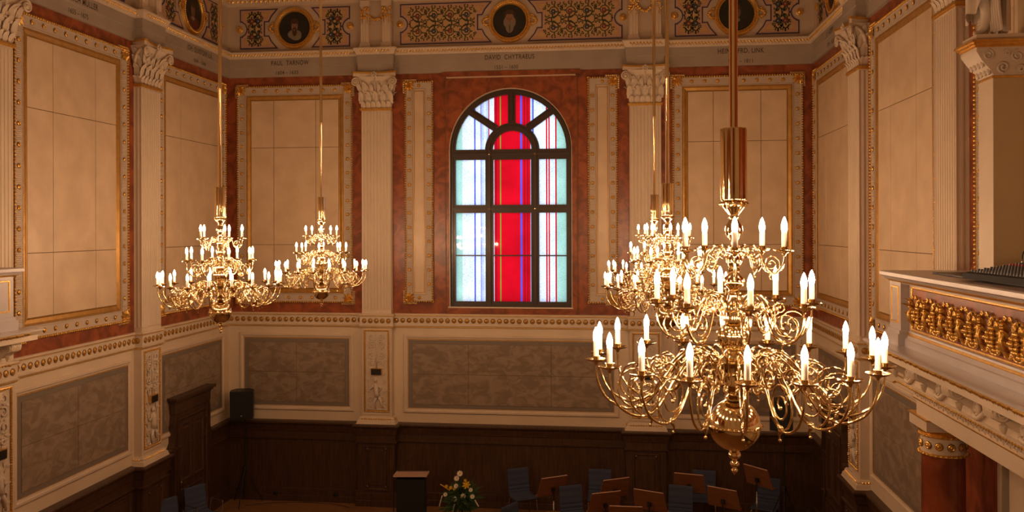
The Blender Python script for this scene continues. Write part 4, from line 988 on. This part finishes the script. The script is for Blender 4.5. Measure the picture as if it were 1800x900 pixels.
def column(w, u, n, label):
    loc, rz = at(w, u, n, 0); t = thing('marble_column', label, 'column', loc, rz)
    MB().use('column').lathe([(.225, .28), (.215, 1.4), (.205, 3.37)], 36).build('shaft', parent=t, smooth=True)
    MB().use('trim').box(-.27, .27, -.27, .27, 0, .12).lathe([(.26, .12), (.27, .15), (.26, .19), (.235, .21), (.245, .25), (.23, .28)], 32).build('column_base', parent=t, smooth=True)
    c = MB().use('gold').lathe([(.215, 3.365), (.232, 3.375), (.232, 3.39), (.215, 3.40)], 36).use('trim').lathe([(.213, 3.40), (.213, 3.56)], 36).use('gold').lathe([(.213, 3.555), (.228, 3.565), (.228, 3.575), (.215, 3.585)], 36)
    for k in range(30): a = k*PI/15; c.octa((.232*math.cos(a), .232*math.sin(a), 3.383), .016); c.octa((.228*math.cos(a), .228*math.sin(a), 3.57), .014)
    for k in range(12):
        a = k*PI/6; X = Matrix.Rotation(a, 4, 'Z') @ Matrix.Translation((0, -.213, 3.478)); rosette(c, X, .036)
    c.lathe([(.215, 3.585), (.245, 3.62), (.255, 3.64)], 36)
    c.use('trim').box(-.25, .25, -.25, .25, 3.64, 3.745).use('gold').box(-.262, .262, -.262, .262, 3.745, 3.76)
    c.build('capital', parent=t, smooth=True, label='cream capital with gold rosettes and bead rings')
for w, u, lb in (('R', 7.955, 'red marble column under the near end of the right balcony'), ('R', 11.2, 'red marble column farther along under the right balcony, out of frame'), ('L', 7.955, 'red marble column under the left balcony, out of frame')):
    column(w, u, .52, lb)
# wall under the gallery: red pier with cream reveals
for w in 'RL':
    loc, rz = at(w, 0, 0, 0); s = 1 if w == 'R' else -1
    mb = MB()
    def b3(m_, a, b, n, z0=0, z1=4.35): mb.use(m_).box(min(s*a, s*b), max(s*a, s*b), -n, 0, z0, z1)
    b3('trim', 7.33, 7.42, .10); b3('black', 7.42, 7.46, .04); b3('trim', 7.46, 7.50, .08); b3('column', 7.50, 8.20, .12); b3('trim', 8.20, 8.30, .10); b3('black', 8.30, 8.46, .03); b3('trim', 8.46, 8.95, .10); b3('pier', 8.95, 13, .03)
    tag(mb.build('door_surround', loc=loc, rz=rz), 'red marble pilaster with cream edges on the wall behind the %s column' % ('right' if w == 'R' else 'left'), 'pilaster')
# pier with console and statue on the right gallery
def pier(w, label, slabel):
    s = 1 if w == 'R' else -1
    loc, rz = at(w, 0, 0, 0); t = thing('arch_pier', label, 'pier', loc, rz)
    u0, u1 = 8.66, 8.97
    def bx(mb, ua, ub, na, nb, za, zb): return mb.box(min(s*ua, s*ub), max(s*ua, s*ub), -nb, -na, za, zb)
    mb = MB().use('trim'); bx(mb, u0, u1-.004, 0, .45, 4.50, 7.06); mb.use('pier'); bx(mb, u1-.01, u1, 0, .446, 4.50, 7.06); bx(mb, u0, u1-.05, 0, .10, 7.06, 10.9)
    mb.build('pier_shaft', parent=t)
    mb = MB().use('gold'); bx(mb, u0-.015, u1+.015, 0, .465, 7.055, 7.075); mb.build('gilded_line', parent=t)
    # console block, flaring out, with volutes on the sides
    mb = MB().use('statue')
    vs = []
    for n, z, g in ((.44, 7.075, .0), (.47, 7.13, .0), (.55, 7.22, .01), (.60, 7.30, .02), (.60, 7.335, .02)):
        a, b = sorted((s*(u0-g), s*(u1+g))); vs += [(a, 0, z), (b, 0, z), (b, -n, z), (a, -n, z)]
    mb.add(vs, [(i*4+j, i*4+(j+1) % 4, i*4+4+(j+1) % 4, i*4+4+j) for i in range(4) for j in range(4)]+[(0, 1, 2, 3), (16, 17, 18, 19)])
    for uu in (u1+.02, u0-.02):
        for cx, cz, r0, a0, tn in ((.50, 7.265, .05, PI*.5, 1.6), (.37, 7.15, .055, -PI*.5, 1.5), (.25, 7.25, .055, PI*.5, -1.5), (.13, 7.15, .055, -PI*.5, 1.5), (.22, 7.13, .035, 0, 1.3), (.34, 7.28, .03, 0, 1.3), (.05, 7.26, .05, PI*.5, 1.4)):
            mb.tube([(s*uu, -q[0], q[2]) for q in spiral(cx, cz, r0, .01, a0, tn, 18)], .012, 6)
    for z, n in ((7.12, .475), (7.19, .53)):
        for k in range(4): mb.ball((s*(u0+.04+k*.078), -n, z), .03, 6, 4, (1, .6, 1.2))
    mb.build('console', parent=t, smooth=True, label='carved scroll console')
    mb = MB().use('gold')
    for k, (g, z0, z1) in enumerate(((.0, 7.335, 7.355), (.02, 7.355, 7.38), (.04, 7.38, 7.40))): bx(mb, u0-g-.02, u1+g+.02, 0, .61+g, z0, z1)
    mb.build('gilded_cornice', parent=t)
    mb = MB().use('trim'); bx(mb, u0+.02, u1+.02, 0, .60, 7.40, 7.455); mb.build('plinth', parent=t)
    # statue: draped standing figure, one continuous body
    loc2, rz2 = at(w, 8.83, .40, 7.455)
    st = thing('draped_statue', slabel, 'statue', loc2, rz2)
    def fig(name, pts, edges, parent, sub=2, m_='statue'):
        me = bpy.data.meshes.new(name); me.from_pydata([p[:3] for p in pts], edges, []); me.materials.append(M[m_])
        o = link(name, me, parent); sk = o.modifiers.new('skin', 'SKIN'); sk.use_smooth_shade = True
        for v, p in zip(me.skin_vertices[0].data, pts): r = p[3]; v.radius = (r, r) if not isinstance(r, tuple) else r
        me.skin_vertices[0].data[0].use_root = True
        ss = o.modifiers.new('sub', 'SUBSURF'); ss.levels = sub; ss.render_levels = sub
        return o
    P = [(0, 0, .72, .125), (0, -.01, .90, .10), (0, -.01, 1.06, .125), (0, -.01, 1.16, .05), (0, -.03, 1.27, .068), (0, -.035, 1.33, .055),
         (.075, -.03, .64, .085), (.10, -.13, .38, .062), (.06, -.06, .19, .05), (.05, -.10, .04, .032), (.055, -.19, .022, .022),
         (-.07, .0, .62, .085), (-.05, -.05, .36, .062), (-.07, -.02, .18, .05), (-.07, -.03, .04, .032), (-.09, -.12, .022, .022),
         (.15, -.02, 1.08, .045), (.22, -.04, .88, .036), (.18, -.16, .78, .026), (.12, -.21, .80, .022),
         (-.15, -.02, 1.08, .045), (-.24, -.02, .90, .036), (-.20, -.10, .74, .026), (-.16, -.15, .70, .022)]
    E_ = [(0, 1), (1, 2), (2, 3), (3, 4), (4, 5), (0, 6), (6, 7), (7, 8), (8, 9), (9, 10), (0, 11), (11, 12), (12, 13), (13, 14), (14, 15), (2, 16), (16, 17), (17, 18), (18, 19), (2, 20), (20, 21), (21, 22), (22, 23)]
    fig('body', P, E_, st)
    # cloth: folded surface wrapped round hips and hanging to knee height
    vs = []; fs = []; n = 56; k = 18
    for i in range(k+1):
        t_ = i/k; z = 1.02-.70*t_
        for j in range(n):
            a = 2*PI*j/n
            r = .165+.055*t_+.014*(.4+t_)*math.sin(9*a+3*t_)+.010*math.sin(5*a-4*t_+1)+.006*math.sin(17*a)
            if t_ < .3: r -= .02*(1-t_/.3)
            hem = .16*math.sin(a+.6)*t_**2+.03*math.sin(7*a)*t_
            vs.append((r*1.02*math.cos(a), r*.86*math.sin(a)-.02, z+hem))
    fs = [(i*n+j, i*n+(j+1) % n, (i+1)*n+(j+1) % n, (i+1)*n+j) for i in range(k) for j in range(n)]
    MB().use('statue').add(vs, fs).build('drapery', parent=st, smooth=2, normals=False)
    mb = MB().use('statue')   # long cloth falling behind to the plinth
    n = 20
    vs = []
    for i in range(15):
        t_ = i/14; z = .62-.61*t_
        for j in range(n+1):
            q = j/n; x = -.02-.24*q-.02*t_+.0; y = .02+.05*math.sin(q*PI)+.022*math.sin(q*15+t_*2)*(1-.3*t_); vs.append((-x, y, z))
    mb.add(vs, [(i*(n+1)+j, i*(n+1)+j+1, (i+1)*(n+1)+j+1, (i+1)*(n+1)+j) for i in range(14) for j in range(n)])
    for k in range(5): mb.tube(smooth_pts([(.06+.045*k, -.03+.01*k, .60), (.09+.045*k, -.055, .32), (.08+.048*k, -.03, .01)], 4), [.016]*9, 6)
    mb.build('drapery', parent=st, smooth=2, normals=False)
    # shoulder cloth falling from the arm
    mb = MB().use('statue')
    for k in range(6): mb.tube(smooth_pts([(.13+.022*k, -.02-.012*k, 1.04), (.17+.022*k, -.10, .80), (.15+.026*k, -.09, .50+.03*k), (.155+.024*k, -.08, .40+.05*abs(k-2))], 4), [.02, .02, .021, .021, .022, .022, .022, .022, .020, .016, .012, .008, .004], 6)
    mb.build('drapery', parent=st, smooth=2)
    hd = MB().use('statue').ball((0, -.01, 1.315), .078, 12, 8, (1, 1.1, 1)).ball((0, .05, 1.33), .045, 8, 6)
    hd.build('hair', parent=st, smooth=2)
    fc = MB().use('statue').octa((0, -.108, 1.275), .014, (.8, 1, 1.6)).ball((-.026, -.09, 1.292), .011, 6, 4).ball((.026, -.09, 1.292), .011, 6, 4).ball((0, -.095, 1.238), .014, 6, 4, (1.3, .6, .5)).ball((-.07, -.03, 1.28), .014, 6, 4, (.5, 1, 1.4)).ball((.07, -.03, 1.28), .014, 6, 4, (.5, 1, 1.4))
    fc.build('face', parent=st, smooth=2)
pier('R', 'pier with scroll console rising from the right balcony under the statue', 'white plaster statue of a draped figure on the console, cut by the top edge')
# mixing desk on the balcony
loc = (11.36, -10.10, 5.261)
MB().use('black').box(-.17, .17, -1.2, 1.6, .001, .014).build('shelf_board', loc=(11.37, -10.05, 5.246))
bpy.data.objects['shelf_board'] and tag(bpy.data.objects['shelf_board'], 'black board lying on the balcony parapet under the mixing desk', 'board')
mx_t = thing('mixing_desk', 'grey mixing desk with rows of knobs on the right balcony', 'mixing desk', loc, -PI/2+R(4))
MB().use('blackmat').add([(-.62, -.24, 0), (.62, -.24, 0), (.62, .24, 0), (-.62, .24, 0), (-.62, -.24, .05), (.62, -.24, .05), (.62, .24, .125), (-.62, .24, .125)], [(0, 1, 2, 3), (4, 5, 6, 7), (0, 1, 5, 4), (1, 2, 6, 5), (2, 3, 7, 6), (3, 0, 4, 7)]).build('housing', parent=mx_t)
kn = MB()
for i in range(24):
    for j in range(8):
        kn.use('knobred' if j == 6 else 'knobgrey')
        x, y = -.57+i*.047, -.18+j*.052; z = .05+(y+.24)/.48*.075
        kn.lathe([(.012, 0), (.010, .018), (1e-6, .019)], 6, Matrix.Translation((x, y, z)))
kn.build('knob', parent=mx_t, kind='stuff')
for x, lb in ((-.55, 'cable'), (.30, 'cable')):
    MB().use('black').tube(smooth_pts([(x, .22, .12), (x, .22, .20), (x+.03, .24, .25), (x+.09, .27, .22), (x+.11, .28, .05)], 4), .007, 6).use('chrome').tube([(x, .22, .12), (x, .22, .165)], .011, 7).build('cable', parent=mx_t, smooth=2)
# ------------------------------------------------------------ loudspeakers on tripods
def speaker_stand(x, y, top, joint, spread, feet, label):
    t = thing('speaker_stand', label, 'stand', (x, y, 0))
    MB().use('black').tube([(0, 0, .12), (0, 0, joint+.05)], .021, 10).tube([(0, 0, joint), (0, 0, top)], .016, 10).build('pole', parent=t, smooth=True)
    MB().use('black').lathe([(.03, joint-.05), (.036, joint-.03), (.036, joint+.03), (.03, joint+.05)], 12).build('collar', parent=t, smooth=True)
    for a in feet:
        c, s = math.cos(R(a)), math.sin(R(a))
        MB().use('black').tube([(.03*c, .03*s, joint), (spread*c, spread*s, .012)], .011, 7).tube([(.02*c, .02*s, .2), (spread*.6*c, spread*.6*s, joint*.42)], .007, 6).build('leg', parent=t, smooth=True)
def loudspeaker(x, y, z, rz, w, h, d, label):
    t = thing('loudspeaker', label, 'loudspeaker', (x, y, z), rz)
    P = [(-w/2, -d/2), (w/2, -d/2), (w/2, d*.1), (w*.28, d/2), (-w*.28, d/2), (-w/2, d*.1)]
    MB().use('black').prismz(P, 0, h).build('cabinet', parent=t)
    MB().use('blackmat').box(-w/2+.015, w/2-.015, -d/2-.012, -d/2, .02, h-.02).build('grille', parent=t)
    MB().use('chrome').lathe([(.018, 0), (.018, .004), (1e-6, .005)], 12, Matrix.Translation((0, -d/2-.013, .07)) @ Matrix.Rotation(PI/2, 4, 'X') @ Matrix.Diagonal((1.3, .7, 1, 1))).build('badge', parent=t)
speaker_stand(.50, -.34, 1.80, .72, .36, (-85, 35, 150), 'black tripod stand in the back left corner')
loudspeaker(.47, -.38, 1.80, R(18), .46, .57, .36, 'black loudspeaker on the tripod in the back left corner')
speaker_stand(11.13, -1.5, 2.1, 1.02, .45, (-100, 20, 140), 'black tripod stand at the back right behind the chairs')
loudspeaker(11.1, -1.5, 2.08, R(-25), .36, .55, .34, 'black loudspeaker at the back right seen through chandelier arms')
# ------------------------------------------------------------ chairs, stands, lectern, flowers
def shell():
    P = [(.22, .44), (.20, .452), (.10, .445), (-.02, .435), (-.12, .435), (-.18, .455), (-.205, .50), (-.225, .60), (-.25, .75), (-.275, .93)]  # (y toward front, z)
    P = [(-a, b) for a, b in P]
    return P
def quilted(p, x, th, grooves, name, parent, m_='chairblue'):
    pts = [(0, a, b) for a, b in p]; pts = smooth_pts(pts, 6); vs = []; fs = []; n = 6
    for i, q in enumerate(pts):
        t = (pts[min(i+1, len(pts)-1)]-pts[max(i-1, 0)]).normalized(); nn = Vector((0, -t.z, t.y))
        g = .009 if i % 4 == 0 else 0
        for sgn in (1, -1):
            for j in range(n+1):
                xx = -x+2*x*j/n; vs.append((xx, q.y+nn.y*sgn*(th-g), q.z+nn.z*sgn*(th-g)))
    k = len(pts); m1 = n+1
    for i in range(k-1):
        for o_ in (0, m1):
            for j in range(n):
                a = i*2*m1+o_+j; fs.append((a, a+1, a+2*m1+1, a+2*m1))
        fs.append((i*2*m1, i*2*m1+m1, (i+1)*2*m1+m1, (i+1)*2*m1)); fs.append((i*2*m1+n, i*2*m1+m1+n, (i+1)*2*m1+m1+n, (i+1)*2*m1+n))
    fs.append(tuple(range(m1))+tuple(range(2*m1-1, m1-1, -1))); e = (k-1)*2*m1; fs.append(tuple(range(e, e+m1))+tuple(range(e+2*m1-1, e+m1-1, -1)))
    return MB().use(m_).add(vs, fs).build(name, parent=parent, smooth=True)
def make_chair(arms=False):
    t = thing('chair', '', 'chair')
    P = shell()
    quilted(P[:6], .23, .018, 0, 'seat', t); quilted(P[5:], .22, .016, 0, 'backrest', t)
    for sx in (-1, 1):
        for y0_, y1_ in ((-.17, -.22), (.13, .21)):
            MB().use('chrome').tube([(sx*.19, y0_, .425), (sx*.22, y0_+.3*(y1_-y0_), .40), (sx*.23, y1_, .01)], .010, 7).build('leg', parent=t, smooth=2)
        MB().use('chrome').tube([(sx*.19, -.17, .425), (sx*.19, .13, .425)], .010, 7).build('side_rail', parent=t, smooth=2)
        if arms: MB().use('chrome').tube(smooth_pts([(sx*.24, -.20, .40), (sx*.27, -.20, .64), (sx*.27, -.17, .665), (sx*.27, .10, .665), (sx*.27, .15, .66), (sx*.25, .16, .42)], 4), .010, 7).build('armrest', parent=t, smooth=2)
    return t
def face(dx): return dx
ch0 = make_chair(); ch1 = make_chair(True)
# the local backrest stands at +y, the sitter looks to -y
spots = [(6.33, -.62, 28, 'blue quilted chair farthest left in the orchestra group, behind the flowers'),
         (7.40, -1.65, 22, 'blue quilted chair in front, second from left in the orchestra group'),
         (7.83, -.55, 0, 'blue quilted chair by the wall, behind the leaning music stands'),
         (9.28, -1.45, -12, 'blue quilted chair just right of the cluster of music stands'),
         (9.83, -.40, -8, 'blue quilted chair by the wall below the largest chandelier'),
         (10.93, -.75, -22, 'blue quilted chair farthest right, beside the tripod'),
         (6.55, -2.75, 60, 'blue chair at the lower edge, only the top of its back showing')]
for i, (x, y, a, lb) in enumerate(spots):
    if i == 0: ch0.location = (x, y, 0); ch0.rotation_euler = (0, 0, R(a)); ch0['label'] = lb; ch0['group'] = 'blue chairs of the orchestra'
    else: c = dup(ch0, (x, y, 0), R(a), lb); c['group'] = 'blue chairs of the orchestra'
ch1.location = (.46, -3.10, 0); ch1.rotation_euler = (0, 0, R(62)); ch1['label'] = 'blue chair with chrome armrests nearest the left edge'; ch1['group'] = 'chairs by the left wall'
c = dup(ch1, (.60, -2.33, 0), R(62), 'blue chair with chrome armrests in front of the oak door'); c['group'] = 'chairs by the left wall'
def music_stand(x, y, z, rz, tilt, label):
    t = thing('music_stand', label, 'music stand', (x, y, 0), rz)
    X = Matrix.Translation((0, 0, z)) @ Matrix.Rotation(tilt, 4, 'X')
    MB().use('desk').prism([(-.30, -.19), (.30, -.19), (.275, .19), (.265, .20), (-.265, .20), (-.275, .19)], -.008, .008, X).use('lightwood').box(-.265, .265, -.009, .009, .196, .203, X).build('desk_board', parent=t)
    MB().use('desk').box(-.30, .30, -.06, .0, -.20, -.185, X).build('ledge', parent=t)
    MB().use('black').tube([(0, .03, z-.26), (0, .035, z-.04)], .014, 8).box(-.03, .03, .0, .05, z-.09, z-.02).build('bracket', parent=t)
    MB().use('chrome').tube([(0, .03, .10), (0, .03, z-.24)], .010, 8).build('pole', parent=t, smooth=2)
    for k in range(3):
        a = 2*PI*k/3+.4; MB().use('black').tube([(0, .03, .14), (.26*math.cos(a), .03+.26*math.sin(a), .01)], .010, 6).build('leg', parent=t)
stands = [(6.98, -1.45, .92, 20, 'music stand with plywood desk, leftmost of the group'),
          (8.12, -1.45, .92, 18, 'plywood music stand in front of the wall chair, second row left'),
          (7.95, -2.45, .98, 16, 'plywood music stand lower left of the cluster'),
          (8.72, -2.3, .98, -14, 'plywood music stand in the middle of the cluster'),
          (8.30, -3.0, .93, 0, 'plywood music stand at the very bottom edge, seen from above'),
          (9.50, -1.02, .93, -8, 'plywood music stand behind the second chair from the right group'),
          (10.02, -1.85, .93, -18, 'plywood music stand below the finial of the largest chandelier'),
          (10.72, -1.20, 1.14, -30, 'steeply turned plywood music stand near the right tripod')]
for x, y, z, a, lb in stands: music_stand(x, y, z, R(180+a*1.6), R(-20), lb)
for i, (x, y, dx) in enumerate(((7.72, -1.9, .13), (9.40, -2.5, -.10))):
    o = MB().use('lightwood').tube([(0, 0, .45), (dx, 0, .86)], .012, 7).build('wooden_stick', loc=(x, y, 0), smooth=2)
    tag(o, ('pale wooden rod leaning left of the cluster of music stands', 'pale wooden rod leaning on the chair right of the cluster')[i], 'rod')
t = thing('lectern', 'black lectern with a pale wooden reading top', 'lectern', (4.33, -1.55, 0), R(6))
MB().use('blackmat').box(-.26, .26, -.20, .20, .0, 1.04).build('body', parent=t)
MB().use('lightwood').add([(-.31, -.24, 1.10), (.31, -.24, 1.10), (.31, .22, 1.05), (-.31, .22, 1.05), (-.31, -.24, 1.135), (.31, -.24, 1.135), (.31, .22, 1.085), (-.31, .22, 1.085)], [(0, 1, 2, 3), (4, 5, 6, 7), (0, 1, 5, 4), (1, 2, 6, 5), (2, 3, 7, 6), (3, 0, 4, 7)]).use('black').box(-.29, .29, -.2, .19, 1.09, 1.092).build('reading_top', parent=t)
t = thing('microphone_stand', 'thin black microphone stand left of the lectern', 'microphone stand', (3.93, -1.35, 0))
MB().use('black').tube([(0, 0, 0), (0, 0, 1.12)], .009, 8).lathe([(.12, 0), (.12, .015), (.02, .03)], 20).build('pole', parent=t, smooth=True)
MB().use('black').tube([(0, 0, 1.08), (.42, .05, 1.36)], .006, 6).build('boom', parent=t)
# flower arrangement
fx, fy, fz = 5.32, -1.75, .78
t = thing('flower_arrangement', 'white and yellow flower arrangement beside the lectern', 'flowers', (fx, fy, 0))
MB().use('black').lathe([(.14, 0), (.14, .02), (.02, .04), (.018, .60), (.10, .64), (.13, .74), (.12, .76), (1e-6, .72)], 18).build('vase', parent=t, smooth=True)
lf = MB().use('leaf')
for k in range(520):
    a = random.uniform(0, 2*PI); e_ = random.uniform(-.7, 1.3); L_ = random.uniform(.14, .36)*(1.15 if e_ < .2 else 1)
    c = (random.uniform(-.1, .1), random.uniform(-.1, .1), fz+random.uniform(-.22, .12))
    X = Matrix.Translation(c) @ Matrix.Rotation(a, 4, 'Z') @ Matrix.Rotation(PI/2-e_, 4, 'Y')
    w_ = random.uniform(.010, .032); lf.add([(0, 0, .04), (w_, 0, L_*.6), (0, .006, L_), (-w_, 0, L_*.6)], [(0, 1, 2, 3)], X)
lf.build('foliage', parent=t, kind='stuff', normals=False)
def bloom(p, r, m_, n=10, d=(0, -1, .6)):
    mb = MB(); q = Vector(d).to_track_quat('Z', 'Y').to_matrix().to_4x4(); X0 = Matrix.Translation(p) @ q
    for ring_, (k_, tilt, rr) in enumerate(((n, .25, 1), (n-2, .7, .8), (n-4, 1.1, .55))):
        for k in range(k_):
            X = X0 @ Matrix.Rotation(2*PI*k/k_+ring_*.3, 4, 'Z') @ Matrix.Rotation(-tilt, 4, 'Y')
            mb.use(m_).add([(0, 0, 0), (r*rr*.6, r*.22, .004), (r*rr, 0, .01), (r*rr*.6, -r*.22, .004)], [(0, 1, 2, 3)], X)
    mb.use('yellow').ball(tuple(X0 @ Vector((0, 0, r*.22))), r*.28, 7, 4); return mb.build('bloom', parent=t, normals=False)
for dx, dz, r_, m_ in ((0, .42, .055, 'white'), (-.06, .33, .05, 'white'), (-.07, .19, .045, 'white'), (.12, .22, .075, 'yellow'), (-.11, -.05, .055, 'white'), (.06, .01, .05, 'white'), (.23, .01, .045, 'white'), (-.27, .03, .04, 'white'), (.20, .13, .04, 'white'), (-.17, .16, .035, 'yellow'), (-.25, .18, .035, 'yellow'), (-.10, .14, .035, 'yellow'), (.10, .30, .03, 'yellow')):
    bloom((dx, -.17, fz+dz+.03), r_*1.2, m_, 10 if m_ == 'white' else 7)
    MB().use('leaf').tube([(0, 0, fz-.05), (dx*.6, -.09, fz+dz*.6), (dx, -.15, fz+dz+.02)], .004, 5).build('stalk', parent=t)
for x0_, z0_, x1_, z1_ in ((-.33, .04, -.38, -.14), (-.10, -.10, -.14, -.28), (.28, -.02, .34, -.12)):
    mb = MB().use('white')
    for k in range(8): q = k/7; mb.octa((x0_+(x1_-x0_)*q, -.19, fz+z0_+(z1_-z0_)*q), .014)
    mb.build('trailing_blossom', parent=t, kind='stuff')
mb = MB().use('yellow')
for k in range(9): mb.octa((-.20-.02*k, -.15, fz+.14+.012*k), .016)
mb.build('trailing_blossom', parent=t, kind='stuff')
# small floor items along the end wall
for i, x in enumerate((1.05, 2.35)):
    o = MB().use('black').lathe([(.05, 0), (.045, .012), (.02, .02)], 12, Matrix.Translation((0, 0, 0)) @ Matrix.Rotation(PI/2, 4, 'X')).build('wall_socket', loc=(x, -.07, .17), smooth=True)
    tag(o, ('round black wall socket low on the oak wainscot beside the left tripod', 'round black wall socket low on the oak wainscot left of the pilaster')[i], 'socket')
o = MB().use('black').tube(smooth_pts([(.55, -.45, .006), (1.0, -.25, .006), (1.6, -.14, .006), (2.3, -.16, .006), (2.75, -.35, .006)], 6), .006, 5).build('speaker_cable', smooth=2)
tag(o, 'thin black cable on the floorboards along the end wall', 'cable')
